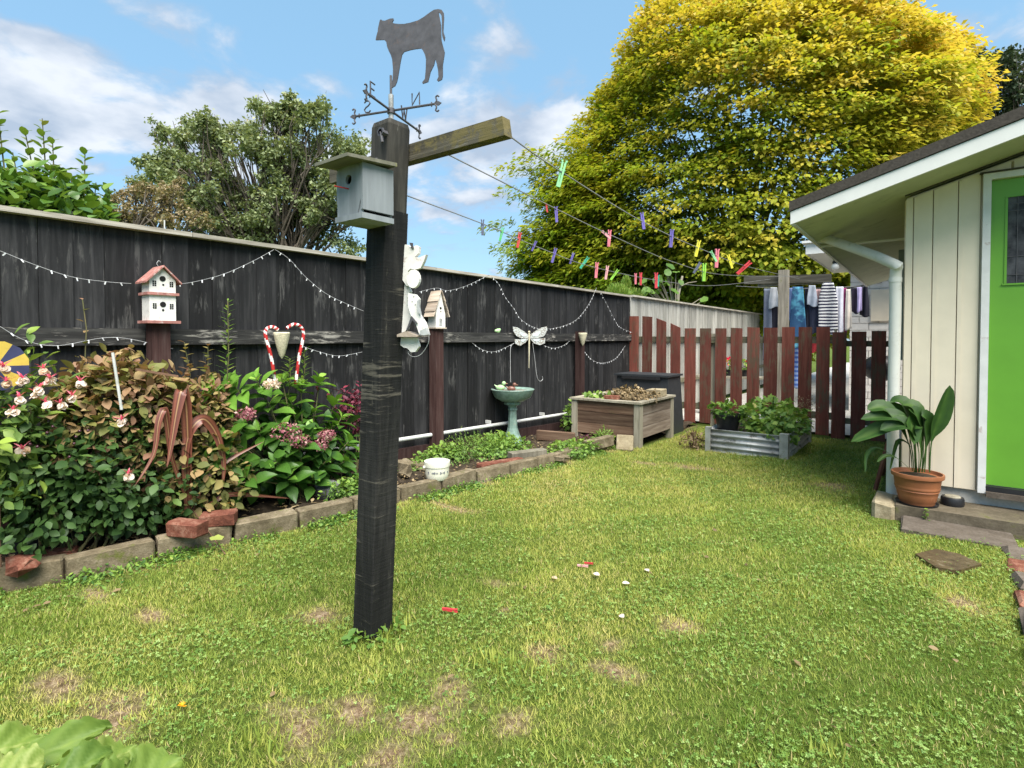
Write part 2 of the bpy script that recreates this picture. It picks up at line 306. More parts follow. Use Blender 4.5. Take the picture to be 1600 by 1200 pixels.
class MB:
    def __init__(s): s.v = []; s.f = []; s.mi = []; s.k = 0
    def add(s, vs, fs):
        b = len(s.v); s.v += [tuple(v) for v in vs]; s.f += [tuple(b+i for i in f) for f in fs]; s.mi += [s.k]*len(fs); return s
    def hexa(s, p): return s.add(p, [(0, 3, 2, 1), (4, 5, 6, 7), (0, 1, 5, 4), (1, 2, 6, 5), (2, 3, 7, 6), (3, 0, 4, 7)])
    def box(s, x0, x1, y0, y1, z0, z1):
        return s.hexa([(x0, y0, z0), (x1, y0, z0), (x1, y1, z0), (x0, y1, z0), (x0, y0, z1), (x1, y0, z1), (x1, y1, z1), (x0, y1, z1)])
    def bar(s, a, b, wd, th, up=(0, 0, 1)):
        a = Vector(a); b = Vector(b); d = (b-a).normalized(); u = Vector(up); sdir = d.cross(u).normalized(); u = sdir.cross(d)
        S = sdir*wd/2; U = u*th/2
        return s.hexa([a-S-U, a+S-U, b+S-U, b-S-U, a-S+U, a+S+U, b+S+U, b-S+U])
    def tube(s, pts, r, n=8, cap=True):
        pts = [Vector(p) for p in pts]; rs = r if isinstance(r, (list, tuple)) else [r]*len(pts); vs = []; fs = []
        t0 = (pts[1]-pts[0]).normalized(); u = t0.orthogonal().normalized()
        for i, p in enumerate(pts):
            t = (pts[min(i+1, len(pts)-1)]-pts[max(i-1, 0)]).normalized(); u = (u-t*u.dot(t)).normalized(); v = t.cross(u)
            vs += [p+(u*math.cos(2*pi*j/n)+v*math.sin(2*pi*j/n))*rs[i] for j in range(n)]
        for i in range(len(pts)-1):
            for j in range(n): fs.append((i*n+j, i*n+(j+1) % n, (i+1)*n+(j+1) % n, (i+1)*n+j))
        if cap: fs.append(tuple(range(n-1, -1, -1))); fs.append(tuple((len(pts)-1)*n+j for j in range(n)))
        return s.add(vs, fs)
    def lathe(s, prof, c=(0, 0, 0), n=28, sy=1.0):
        vs = []; fs = []
        for r, z in prof: vs += [(c[0]+r*math.cos(2*pi*j/n), c[1]+sy*r*math.sin(2*pi*j/n), c[2]+z) for j in range(n)]
        for i in range(len(prof)-1):
            for j in range(n): fs.append((i*n+j, i*n+(j+1) % n, (i+1)*n+(j+1) % n, (i+1)*n+j))
        if prof[0][0] > 1e-4: fs.append(tuple(range(n-1, -1, -1)))
        if prof[-1][0] > 1e-4: fs.append(tuple((len(prof)-1)*n+j for j in range(n)))
        return s.add(vs, fs)
    def plate(s, poly, nrm, th):
        nrm = Vector(nrm).normalized()*th/2; n = len(poly); P = [Vector(p) for p in poly]
        return s.add([p-nrm for p in P]+[p+nrm for p in P], [tuple(range(n-1, -1, -1)), tuple(range(n, 2*n))]+[(i, (i+1) % n, n+(i+1) % n, n+i) for i in range(n)])
    def ball(s, c, r, n=10, m=7, sc=(1, 1, 1)):
        prof = [(max(1e-5, r*math.sin(pi*i/m)), -r*math.cos(pi*i/m)) for i in range(m+1)]
        vs = []; fs = []
        for q, z in prof: vs += [(c[0]+q*math.cos(2*pi*j/n)*sc[0], c[1]+q*math.sin(2*pi*j/n)*sc[1], c[2]+z*sc[2]) for j in range(n)]
        for i in range(m):
            for j in range(n): fs.append((i*n+j, i*n+(j+1) % n, (i+1)*n+(j+1) % n, (i+1)*n+j))
        return s.add(vs, fs)
    def mesh(s, name, mats, org=(0, 0, 0), smooth=False):
        me = bpy.data.meshes.new(name); o = Vector(org)
        me.from_pydata([(v[0]-o.x, v[1]-o.y, v[2]-o.z) for v in s.v], [], s.f)
        for m_ in (mats if isinstance(mats, (list, tuple)) else [mats]): me.materials.append(m_)
        if any(s.mi): me.polygons.foreach_set('material_index', s.mi)
        if smooth:
            me.polygons.foreach_set('use_smooth', [len(f) < 5 for f in s.f]); 
            try: me.set_sharp_from_angle(angle=math.radians(45))
            except Exception: pass
        me.update(); return me
    def obj(s, name, mat, parent=None, loc=None, smooth=False, **kw):
        org = ORG[parent] if parent is not None else Vector(loc if loc is not None else (0, 0, 0))
        o = put(s.mesh(name, mat, org, smooth), name, parent)
        if parent is None: o.location = org; ORG[o] = org
        return tag(o, **kw)

def arr(v): return np.array(v, dtype=np.float64)
def norm(a): return a/np.maximum(np.linalg.norm(a, axis=-1, keepdims=True), 1e-9)
# leaf templates: vertices (across, along, up), triangles
T_RH = (arr([(0, 0, 0), (.32, .5, .06), (0, 1, -.06), (-.32, .5, .06)]), [(0, 1, 2), (0, 2, 3)])
T_OV = (arr([(0, 0, 0), (.22, .22, .05), (.31, .5, .05), (.19, .8, -.02), (0, 1, -.12), (-.19, .8, -.02), (-.31, .5, .05), (-.22, .22, .05), (0, .3, 0), (0, .7, -.03)]),
        [(0, 1, 8), (1, 2, 8), (2, 9, 8), (2, 3, 9), (3, 4, 9), (0, 8, 7), (7, 8, 6), (6, 8, 9), (6, 9, 5), (5, 9, 4)])
T_LN = (arr([(0, 0, 0), (.09, .3, .02), (.07, .7, 0), (0, 1, -.1), (-.07, .7, 0), (-.09, .3, .02)]), [(0, 1, 5), (1, 2, 5), (2, 4, 5), (2, 3, 4)])
T_HY = (arr([(0, 0, 0), (.13, .15, .03), (.25, .38, .07), (.22, .62, .06), (.10, .85, -.02), (0, 1, -.12), (-.10, .85, -.02), (-.22, .62, .06), (-.25, .38, .07), (-.13, .15, .03), (0, .3, 0), (0, .6, -.01)]),
        [(0, 1, 10), (1, 2, 10), (2, 11, 10), (2, 3, 11), (3, 4, 11), (4, 5, 11), (5, 6, 11), (6, 7, 11), (7, 8, 11), (8, 10, 11), (8, 9, 10), (9, 0, 10)])
T_BL = (arr([(-.055, 0, 0), (.055, 0, 0), (.05, .5, .05), (-.05, .5, .05), (0, 1, .22)]), [(0, 1, 2), (0, 2, 3), (3, 2, 4)])
def _clover():
    v = []; f = []
    for k in range(3):
        a = 2*pi*k/3; d = arr([math.sin(a), math.cos(a)]); e = arr([d[1], -d[0]]); b = len(v)
        v += [(0, 0, 0), (*(d*.55+e*.42), .08), (*(d*.98), .04), (*(d*.55-e*.42), .08)]; f += [(b, b+1, b+2), (b, b+2, b+3)]
    return arr(v), f
T_CL = _clover()
def _lobed():
    v = [(0, 0, 0)]; f = []; pr = [(.10, .1), (.34, .12), (.22, .30), (.46, .42), (.27, .52), (.33, .72), (.14, .74)]
    v += [(a, b, .04) for a, b in pr] + [(0, 1, -.05)] + [(-a, b, .04) for a, b in reversed(pr)] + [(0, .45, 0)]
    n = len(v)-1; f = [(i, (i+1) % n, n) for i in range(n)]
    return arr(v), f
T_LB = _lobed()
def _round():
    n = 11; v = [(0, 0, 0)]+[(.5*math.sin(2*pi*(i+.5)/n)*(1+.06*(i % 2)), .48-.5*math.cos(2*pi*(i+.5)/n)*(1+.06*(i % 2)), .06*math.sin(i*2.3)) for i in range(n)]+[(0, .4, -.07)]
    return arr(v), [(i, (i+1) % (n+1), n+1) for i in range(n+1)]
T_RD = _round()
def leafmesh(name, T, P, D, U, S, tint, mat, org=(0, 0, 0)):
    tv, tf = T; n = len(P); P = arr(P)-arr(org); D = norm(arr(D)); U = arr(U); S = arr(S).reshape(-1, 1) if np.ndim(S) < 2 else arr(S)
    X = norm(np.cross(D, U)+1e-6); Z = np.cross(X, D)
    V = P[:, None, :] + S[:, None, :]*(tv[None, :, 0:1]*X[:, None, :]+tv[None, :, 1:2]*D[:, None, :]+tv[None, :, 2:3]*Z[:, None, :])
    nv = len(tv); F = (arr(tf).astype(np.int64)[None]+(np.arange(n)*nv)[:, None, None]).reshape(-1, 3)
    return rawmesh(name, V.reshape(-1, 3), F, mat, np.repeat(np.broadcast_to(tint, (n,)), nv))
def rawmesh(name, V, F, mat, tint=None, attr='tint'):
    me = bpy.data.meshes.new(name); me.vertices.add(len(V)); me.vertices.foreach_set('co', np.ascontiguousarray(V, dtype=np.float32).ravel())
    k = F.shape[1]; me.loops.add(F.size); me.loops.foreach_set('vertex_index', np.ascontiguousarray(F, dtype=np.int32).ravel())
    me.polygons.add(len(F)); me.polygons.foreach_set('loop_start', np.arange(0, F.size, k, dtype=np.int32)); me.update(calc_edges=True)
    if tint is not None:
        a = me.attributes.new(attr, 'FLOAT', 'POINT'); a.data.foreach_set('value', np.ascontiguousarray(tint, dtype=np.float32))
    me.materials.append(mat); return me
_LM = {}
def leaf_parts(parent, name, T, mat, P, D, U, S, tint, key, part_tv=None):
    """single leaves as parts: shared meshes in six tints"""
    P = arr(P); D = norm(arr(D)); X = norm(np.cross(D, arr(U))+1e-6); Z = np.cross(X, D); S = np.broadcast_to(S, (len(P),)); tint = np.broadcast_to(tint, (len(P),))
    for i in range(len(P)):
        q = int(min(5, max(0, tint[i]*6)))
        if (key, q) not in _LM: _LM[(key, q)] = leafmesh(name, T, [(0, 0, 0)], [(0, 1, 0)], [(0, 0, 1)], [1.0], np.array([(q+.5)/6]), mat)
        o = bpy.data.objects.new(name, _LM[(key, q)]); COL.objects.link(o); o.parent = parent
        s = float(S[i]); p = Vector(P[i])-ORG[parent]
        o.matrix_local = Matrix(((X[i][0]*s, D[i][0]*s, Z[i][0]*s, p.x), (X[i][1]*s, D[i][1]*s, Z[i][1]*s, p.y), (X[i][2]*s, D[i][2]*s, Z[i][2]*s, p.z), (0, 0, 0, 1)))
def rdir(n):
    a = RNG.normal(size=(n, 3)); return norm(a)
def lump(d, seed=0, k=3.0, amp=.14):
    s = np.zeros(len(d))
    for i in range(5):
        r = np.random.default_rng(seed*10+i); v = r.normal(size=3)*k*(1+.5*i); s += np.sin(d@v+r.uniform(0, 6))*(.9**i)
    return 1+amp*s/2
def shell(c, rad, n, inner=.55, seed=0, amp=.14, zmin=None, k=3.0):
    d = rdir(n); r = (inner+(1-inner)*RNG.random(n)**.6)*lump(d, seed, k, amp)
    P = arr(c)+d*arr(rad)*r[:, None]
    if zmin is not None:
        m_ = P[:, 2] > zmin; P = P[m_]; d = d[m_]; r = r[m_]
    return P, d, r
def bush(root, nparts, nstuff, c, rad, size, T, mat, key, seed=0, inner=.5, droop=.2, tintf=None, amp=.16, zmin=None, up=.6, szv=.5):
    for k, n in (('p', nparts), ('s', nstuff)):
        if not n: continue
        P, d, r = shell(c, rad, n, inner if k == 's' else max(inner, .8), seed, amp, zmin)
        n = len(P); Dd = norm(d*.7+rdir(n)*.7+arr([0, 0, -droop])); U = norm(d*.5+arr([0, 0, up])+rdir(n)*.45)
        S = size*(1-szv+2*szv*RNG.random(n)**1.3); t = tintf(P, d, r) if tintf else np.clip(.25+.35*RNG.random(n)+.3*d[:, 2]*.5+.15*(r > .9), 0, 1)
        if k == 'p': leaf_parts(root, 'leaf', T, mat, P, Dd, U, S, t, key)
        else: o = put(leafmesh('foliage', T, P, Dd, U, S, t, mat, ORG[root]), 'foliage', root); o['kind'] = 'stuff'
def lerp(a, b, t): return a+(b-a)*t
def smooth_path(pts, n=6):
    P = [Vector(p) for p in pts]; o = []
    for i in range(len(P)-1):
        p0 = P[max(i-1, 0)]; p1 = P[i]; p2 = P[i+1]; p3 = P[min(i+2, len(P)-1)]
        for j in range(n):
            t = j/n; o.append(.5*((2*p1)+(p2-p0)*t+(2*p0-5*p1+4*p2-p3)*t*t+(3*p1-p0-3*p2+p3)*t**3))
    return o+[P[-1]]
def jitter_box(x0, x1, y0, y1, z0, z1, j=.006, bev=.008):
    """a stone or brick with knocked-off edges"""
    import itertools
    b = MB(); R = lambda: random.uniform(-j, j)
    hx, hy, hz = (x1-x0)/2, (y1-y0)/2, (z1-z0)/2; c = ((x0+x1)/2, (y0+y1)/2, (z0+z1)/2); V = {}; vs = []
    for sx_, sy_, sz_ in itertools.product((-1, 1), repeat=3):
        for ax in range(3):
            p = [sx_*hx, sy_*hy, sz_*hz]
            for q in range(3):
                if q != ax: p[q] -= (sx_, sy_, sz_)[q]*bev*random.uniform(.5, 1.4)
            V[(sx_, sy_, sz_, ax)] = len(vs); vs.append((c[0]+p[0]+R(), c[1]+p[1]+R(), c[2]+p[2]+R()))
    fs = []
    for ax in range(3):
        o1, o2 = [q for q in range(3) if q != ax]
        for s in (-1, 1):
            f = []
            for a_, b_ in ((-1, -1), (1, -1), (1, 1), (-1, 1)):
                k_ = [0, 0, 0]; k_[ax] = s; k_[o1] = a_; k_[o2] = b_; f.append(V[(*k_, ax)])
            fs.append(tuple(f))
        for a_ in (-1, 1):
            for b_ in (-1, 1):
                k1 = [0, 0, 0]; k1[o1] = a_; k1[o2] = b_; k2 = k1[:]; k1[ax] = -1; k2[ax] = 1
                fs.append((V[(*k1, o1)], V[(*k2, o1)], V[(*k2, o2)], V[(*k1, o2)]))
    for s in itertools.product((-1, 1), repeat=3): fs.append(tuple(V[(*s, q)] for q in range(3)))
    b.add(vs, fs); return b

# ================================================================== GROUND
def grid(name, xs, ys, zf, mat, attrf=None, attr='bare'):
    X, Y = np.meshgrid(xs, ys); V = np.stack([X.ravel(), Y.ravel(), zf(X.ravel(), Y.ravel())], 1)
    nx = len(xs); ny = len(ys); i = np.arange((nx-1)*(ny-1)); r = i//(nx-1); c = i % (nx-1); a = r*nx+c
    F = np.stack([a, a+1, a+nx+1, a+nx], 1)
    return put(rawmesh(name, V, F, mat, attrf(V[:, 0], V[:, 1]) if attrf else None, attr), name)
GZ = lambda y: -0.025*np.maximum(0, np.minimum(y, 14)-3.3)
tag(grid('ground', arr([-300, -60, -4.3, 8, 60, 300]), arr([-100, -20, 0, 3.3, 8, 14, 60, 300]), lambda x, y: GZ(y)-.03, M['lawn']), kind='structure')
# front edge of the garden bed, read off along the kerb
KP = [(-60, 935), (0, 925), (120, 905), (263, 870), (377, 846), (475, 825), (620, 787), (690, 770), (765, 752), (840, 735), (905, 716), (960, 700)]
KG = [G(*p) for p in KP]
def kerb_x(y):
    ys = [p.y for p in KG]; xs = [p.x for p in KG]; return np.interp(y, ys, xs)
BR = [(775, 910, .10, .03), (790, 955, .05, .04), (850, 1020, .10, .06), (957, 1010, .07, .05), (965, 1050, .13, .04), (705, 1075, .14, .07), (650, 1125, .12, .09), (555, 1110, .12, .07), (610, 1170, .11, .08), (700, 1150, .08, .04), (800, 1130, .07, .06),
      (1080, 730, .35, .10), (700, 790, .35, .05), (500, 960, .14, .07), (150, 930, .2, .05), (170, 1130, .22, .10), (1010, 725, .25, .06), (1300, 760, .2, .15), (470, 1140, .2, .07), (1060, 980, .12, .06), (1500, 940, .12, .1), (90, 1070, .18, .06), (235, 965, .16, .04)]
BRG = [(G(a, b), rx, ry) for a, b, rx, ry in BR]
def bare(x, y):
    s = np.zeros(np.shape(x)); nz = (np.sin(x*31+1.3)*np.sin(y*27+.4)+np.sin(x*67+y*41)+np.sin(x*13-y*19))*.33
    for p, rx, ry in BRG: s = np.maximum(s, np.exp(-(((x-p.x)/(rx*.8))**2+((y-p.y)/(ry*1.2))**2)*.9))
    s = np.clip(s*1.15+nz*.42-.16, 0, 1)
    edge = np.exp(-((x-kerb_x(y)-.05)/.09)**2)*.5*(np.sin(y*5.3+1)*.5+.6)
    return np.clip(s+edge, 0, 1)
lawnz = lambda x, y: GZ(y)+.012*np.sin(x*2.1+.6)*np.sin(y*1.7)+.004*np.sin(x*9+y*4)
tag(grid('lawn', np.arange(-4.1, 2.61, .045), np.arange(-.6, 8.9, .045), lawnz, M['lawn'], bare), kind='structure')
tag(grid('path', arr([-4.05, 8]), arr([9.35, 13.8, 20, 40]), lambda x, y: GZ(y)+.01, M['path']), kind='structure')

# soil bed between kerb and fence
ys = np.arange(-.6, 8.9, .08); V = []; F = []
for i, y in enumerate(ys):
    xk = float(kerb_x(y))-.06 if y < 6.6 else -2.95
    for j in range(11):
        x = lerp(-4.19, xk, j/10); V.append((x, y, gz(y)+.055+.02*math.sin(x*17+y*9)+.015*math.sin(y*23+j)))
for i in range(len(ys)-1):
    for j in range(10): a = i*11+j; F.append((a, a+1, a+12, a+11))
tag(put(rawmesh('garden_soil', arr(V), arr(F).astype(int), M['soil']), 'garden_soil'), kind='structure')

# grass blades and clover
def lawn_pts(n, ymax=8.8, power=1.6):
    # denser near the camera, thinning with distance
    y = -.35+(ymax+.35)*RNG.random(n)**1.25; x = RNG.uniform(-4.0, 2.4, n)
    fd = x*_fw.x+y*_fw.y; rt_ = x*_rt.x+y*_rt.y
    ok = (fd > 1.25) & (np.abs(rt_) < fd*1.02+.3) & (x > kerb_x(y)+.015) & ~((x > -.32) & (y > 4.74)) & ~((x > -2.22) & (x < -1.3) & (y > 6.85)) & ~((x < -2.8) & (y > 6.35))
    keep = RNG.random(n) < np.clip(2.6/np.maximum(fd, .1), .12, 1)
    m_ = ok & keep; return x[m_], y[m_], fd[m_]
def tex(x, y): return .5+.10*np.sin(x*37+y*29)*np.sin(x*19-y*33)+.25*np.sin(x*2.3+1)*np.sin(y*1.9+.5)+.15*np.sin(x*5.1+y*3.7)+.12*np.sin(x*11.3-y*7.9)+.06*np.sin(x*23+y*31)
x, y, fd = lawn_pts(1250000); b = bare(x, y); m_ = RNG.random(len(x)) > b*.72; x, y, fd, b = x[m_], y[m_], fd[m_], b[m_]
n = len(x); t = np.clip(.08+.62*(tex(x, y)-.1)*.9+.42*(RNG.random(n)-.5)+.03+.5*b+.09*np.clip(y-1.8, 0, 2.5)-.20/(1+np.exp(-(x+.25*y+.1)*5)), 0, 1)  # blades tinted darker at right: the house's shadow put into their colour
t = np.where(RNG.random(n) < .07, .95, t)
az = RNG.uniform(0, 2*pi, n); lean = RNG.uniform(.4, 2.4, n)
Dd = np.stack([np.cos(az)*lean, np.sin(az)*lean, np.ones(n)], 1); U = np.stack([-np.cos(az), -np.sin(az), lean], 1)
hgt = RNG.uniform(.008, .019, n)*(1+.04*np.clip(fd-2, 0, 8))*(1+.5*(tex(x*3, y*3) > .75))
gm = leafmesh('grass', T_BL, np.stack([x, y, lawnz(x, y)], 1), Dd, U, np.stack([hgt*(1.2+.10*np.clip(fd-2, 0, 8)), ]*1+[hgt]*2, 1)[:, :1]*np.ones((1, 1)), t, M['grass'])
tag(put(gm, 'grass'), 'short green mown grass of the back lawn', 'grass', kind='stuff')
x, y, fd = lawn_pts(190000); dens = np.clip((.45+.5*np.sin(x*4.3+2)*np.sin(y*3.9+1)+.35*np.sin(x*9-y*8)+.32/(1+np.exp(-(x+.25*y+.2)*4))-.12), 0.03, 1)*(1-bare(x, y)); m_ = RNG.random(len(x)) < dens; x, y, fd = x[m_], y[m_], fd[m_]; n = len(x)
az = RNG.uniform(0, 2*pi, n)
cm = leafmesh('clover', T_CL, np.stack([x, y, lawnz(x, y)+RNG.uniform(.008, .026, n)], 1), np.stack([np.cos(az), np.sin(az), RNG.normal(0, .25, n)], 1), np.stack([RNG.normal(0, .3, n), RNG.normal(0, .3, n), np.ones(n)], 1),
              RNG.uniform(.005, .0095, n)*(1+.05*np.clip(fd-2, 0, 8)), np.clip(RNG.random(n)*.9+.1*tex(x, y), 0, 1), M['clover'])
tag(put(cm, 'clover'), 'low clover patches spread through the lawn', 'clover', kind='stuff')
# coarser tufts
tl = [(640, 800), (690, 815), (720, 820), (770, 1045), (810, 1050), (830, 830), (590, 975), (625, 980), (600, 1000), (560, 985), (930, 810), (420, 1170), (1290, 1180), (240, 870), (390, 1160), (780, 1040), (850, 815), (660, 812), (1340, 780), (1210, 740)]
P = []; 
for a, b_ in tl:
    g = G(a, b_)
    for k in range(34): P.append((g.x+random.gauss(0, .035), g.y+random.gauss(0, .035), g.z))
P = arr(P); n = len(P); az = RNG.uniform(0, 2*pi, n); le = RNG.uniform(.2, 1.2, n)
tag(put(leafmesh('tall_grass_tufts', T_BL, P, np.stack([np.cos(az)*le, np.sin(az)*le, np.ones(n)], 1), np.stack([-np.cos(az), -np.sin(az), le], 1), RNG.uniform(.03, .065, n), RNG.uniform(.2, .6, n), M['grass']), 'tall_grass_tufts'), 'taller bright grass tufts standing out of the mown lawn', 'grass tufts', kind='stuff')
# fallen leaves and litter
P = []; T_ = []
for a, b_, s_ in [(360, 470, 0), (1014, 893, 0), (1180, 905, 0), (1165, 880, 0), (355, 985, 0), (60, 1005, 0), (330, 890, 0), (1450, 1010, 0), (820, 915, 0), (700, 1060, 0), (1240, 1030, 0), (1320, 1165, 0), (430, 1080, 0), (80, 940, 0), (95, 936, 0), (65, 945, 0), (110, 932, 0), (45, 950, 0), (400, 868, 0), (385, 860, 0), (1120, 830, 0), (1495, 1035, 0), (190, 920, 0), (1100, 870, 0), (1310, 1140, 0)]:
    if b_ < 600: continue
    g = G(a, b_, .02); P.append(g)
P = arr(P); n = len(P)
lt = thing('fallen_leaves', 'scattered dry fallen leaves lying on the lawn', 'fallen leaves', G(800, 900))
leaf_parts(lt, 'leaf', T_OV, M['l_dry'], P, rdir(n)*arr([1, 1, .1]), np.tile([0, 0, 1.], (n, 1))+rdir(n)*.5, RNG.uniform(.025, .042, n), RNG.uniform(.1, .7, n), 'dry')

# ================================================================== SIDE FENCE
FX = -4.2
fr = thing('black_fence', 'tall black stained board fence with posts and mid rail along the garden bed', 'fence', (FX, 4, 0))
def board_run(root, y0, y1, pitch, mat, z0, z1, th=.02):
    b = MB().box(-th/2, th/2, -pitch/2+.0007, pitch/2-.0007, 0, z1-z0); me = b.mesh('fence_board', mat)
    y = y0; i = 0
    while y < y1-.01:
        o = put(me, 'fence_board', root, loc=(FX-.012+random.uniform(-.009, .009), y+pitch/2, z0)); o.rotation_euler = (random.uniform(-.0008, .0008), 0, random.uniform(-.012, .012)); y += pitch; i += 1
board_run(fr, -.62, 8.95, .165, M['fence_black'], -.06, 2.005)
PY = [1.46, 4.06, 7.03]
pb = MB().box(-.05, .05, -.055, .055, 0, 1.50).mesh('fence_post', M['post_brown'])
for y in PY: put(pb, 'fence_post', fr, loc=(FX+.095, y, -.115))
segs = [(-.62, PY[0]-.06), (PY[0]+.06, PY[1]-.06), (PY[1]+.06, PY[2]-.06), (PY[2]+.06, 8.93)]
for a, b_ in segs:
    MB().box(FX, FX+.048, a, b_, 1.243, 1.352).obj('mid_rail', M['rail_black'], fr)
    MB().box(FX, FX+.048, a, b_, .20, .29).obj('lower_rail', M['post_brown'], fr) if a < 1 else None
for (a, b_) in segs[1:3]:
    z0 = .30-.033*(a); z1 = .30-.033*(b_)
    MB().hexa([(FX, a, z0-.13), (FX+.05, a, z0-.13), (FX+.05, b_, z1-.13), (FX, b_, z1-.13), (FX, a, z0), (FX+.05, a, z0), (FX+.05, b_, z1), (FX, b_, z1)]).obj('base_board', M['post_brown'], fr)
y = -.7
while y < 8.9:
    e = min(y+2.4, 8.95); MB().box(FX-.055, FX+.06, y, e-.004, 2.005, 2.035).obj('cap_rail', M['cap'], fr); y = e
gf = thing('grey_fence', 'unpainted silver grey board fence continuing beyond the red pickets', 'fence', (FX, 14, 0))
board_run(gf, 8.96, 20, .15, M['fence_grey'], -.2, 2.02)
MB().box(FX, FX+.05, 9.1, 20, 1.22, 1.32).obj('mid_rail', M['picket_rail'], gf)
MB().box(FX, FX+.05, 9.1, 20, .35, .44).obj('mid_rail', M['picket_rail'], gf)
y = 8.954
while y < 19.9:
    e = min(y+2.4, 20); MB().box(FX-.055, FX+.06, y, e-.004, 2.02, 2.05).obj('cap_rail', M['cap'], gf); y = e
# pipe along the bottom
pr = thing('water_pipe', 'pale grey plastic pipe clipped along the bottom of the black fence', 'pipe', (FX+.1, 4.2, .2))
for a, b_ in segs[1:3]:
    pts = [(FX+.072, a, .385-.028*a), (FX+.072, b_, .385-.028*b_)]
    MB().tube(pts, .021, 10).obj('pipe_run', M['pipe'], pr, smooth=True)
    for k in range(2):
        yy = lerp(a, b_, .3+.4*k); MB().box(FX, FX+.076, yy-.008, yy+.008, .405-.028*yy, .445-.028*yy).obj('pipe_clip', M['pipe'], pr)

# ================================================================== KERB
kr = thing('garden_edging', 'row of mossy concrete edging blocks between lawn and garden bed', 'edging', KG[4])
def path_at(s):
    acc = 0
    for a, b_ in zip(KG[:-1], KG[1:]):
        d = (b_-a).length
        if acc+d >= s: return a.lerp(b_, (s-acc)/d), (b_-a).normalized()
        acc += d
    return KG[-1].copy(), (KG[-1]-KG[-2]).normalized()
tot = sum((b_-a).length for a, b_ in zip(KG[:-1], KG[1:])); s = 0; k = 0
random.seed(11)
while s < tot-.2:
    ln = random.choice((.39, .40, .41)) if s < 4.6 else random.uniform(.3, .4)
    p, d = path_at(s+ln/2); ht = .115+random.uniform(-.006, .008)
    b = jitter_box(-ln/2+.004, ln/2-.006, 0, .10, -.03, ht, .004, .008)
    b.v = [(v[0], v[1]+.004*math.sin(v[0]*40+k), v[2]) for v in b.v]
    o = put(b.mesh('edging_block', M['kerb']), 'edging_block', kr, loc=(p.x, p.y, gz(p.y)))
    o.rotation_euler = (random.uniform(-.05, .05), random.uniform(-.015, .02), math.atan2(d.y, d.x)+random.uniform(-.03, .03)); s += ln+random.uniform(.0, .012); k += 1

def blockthing(name, label, cat, px, py, dz, size, rz, mat, rx=0, ry=0, group=None, jit=.004, depthless=None, bev=.008):
    p = depthless if depthless is not None else G(px, py, dz)
    o = jitter_box(-size[0]/2, size[0]/2, -size[1]/2, size[1]/2, 0, size[2], jit, bev).obj(name, mat); o.location = p; o.rotation_euler = (rx, ry, rz)
    return tag(o, label, cat, group)
blockthing('loose_brick', 'worn red brick lying on the kerb, the left one of two', 'brick', 293, 836, .118, (.21, .10, .085), .42, M['brick'], group='red bricks on the kerb')
blockthing('loose_brick', 'orange-red brick lying behind the left brick under the flax leaf', 'brick', 342, 820, .117, (.20, .10, .08), .95, M['brick'], .03, group='red bricks on the kerb')
blockthing('broken_brick', 'broken dark red brick lump beside the kerb at the left edge', 'brick', 36, 893, .09, (.14, .10, .085), .5, M['brick'], .2, .1, jit=.02, bev=.03)
blockthing('flat_brick', 'flat half buried brick below the dark bush', 'brick', 85, 868, .07, (.2, .1, .03), 1.1, M['brick'], jit=.01)
blockthing('grey_rock', 'rounded grey veined rock under the hydrangea', 'rock', 512, 778, .05, (.19, .17, .14), .3, M['rock'], jit=.02, bev=.05)
blockthing('pale_rock', 'small pale rock on the bed just right of the post', 'rock', 632, 745, .05, (.12, .12, .16), .8, M['kerb'], jit=.012, bev=.035)
blockthing('flat_stone', 'flat buff stone lying in the bed behind the bowl', 'stone', 652, 732, .05, (.28, .1, .05), .2, M['kerb'], jit=.012)
blockthing('leaning_block', 'blond concrete block leaning on the timber planter', 'concrete block', 977, 694, .06, (.20, .19, .09), .35, M['blond_stone'], 1.15, .0)
blockthing('brown_paver', 'long brown paver lying behind the edging near the birdbath', 'paver', 782, 727, .075, (.10, .50, .045), -.28, M['brick'])
blockthing('grey_paver', 'pale grey timber offcut at the foot of the birdbath', 'timber offcut', 824, 714, .09, (.11, .42, .07), -.42, M['raw_post'])
blockthing('cracked_slab', 'flat stone slab lying among low plants near the planter', 'slab', 868, 716, .06, (.25, .14, .04), .1, M['kerb'], jit=.015)
blockthing('upper_block', 'concrete block on the second course beside the timber planter', 'concrete block', 936, 700, .05, (.10, .5, .12), -.1, M['kerb'])
blockthing('bed_plank', 'old dark plank edging behind the birdbath', 'plank', 868, 690, .06, (.5, .03, .13), .25, M['raw_brown'])
# strip of low weeds along the kerb
n = 10000; s_ = RNG.uniform(0, tot, n); P = []
for q in s_:
    p, d = path_at(q); nrm = Vector((d.y, -d.x, 0)); off_ = abs(random.gauss(0, .07)); P.append((p.x+nrm.x*off_+.01, p.y+nrm.y*off_, gz(p.y)+random.uniform(.0, .05)*math.exp(-off_*12)))
P = arr(P); m_ = (np.sin(P[:, 1]*6.1)+np.sin(P[:, 1]*14.7+1))*.5+RNG.random(n)*1.2 > .5; P = P[m_]; n = len(P)
tag(put(leafmesh('kerb_weeds', T_OV, P, rdir(n)+arr([.3, -.3, .3]), rdir(n)*.5+arr([0, 0, 1]), RNG.uniform(.012, .03, n), RNG.random(n)*.9, M['l_herb']), 'kerb_weeds'), 'low creeping weeds along the foot of the edging blocks', 'weeds', kind='stuff')

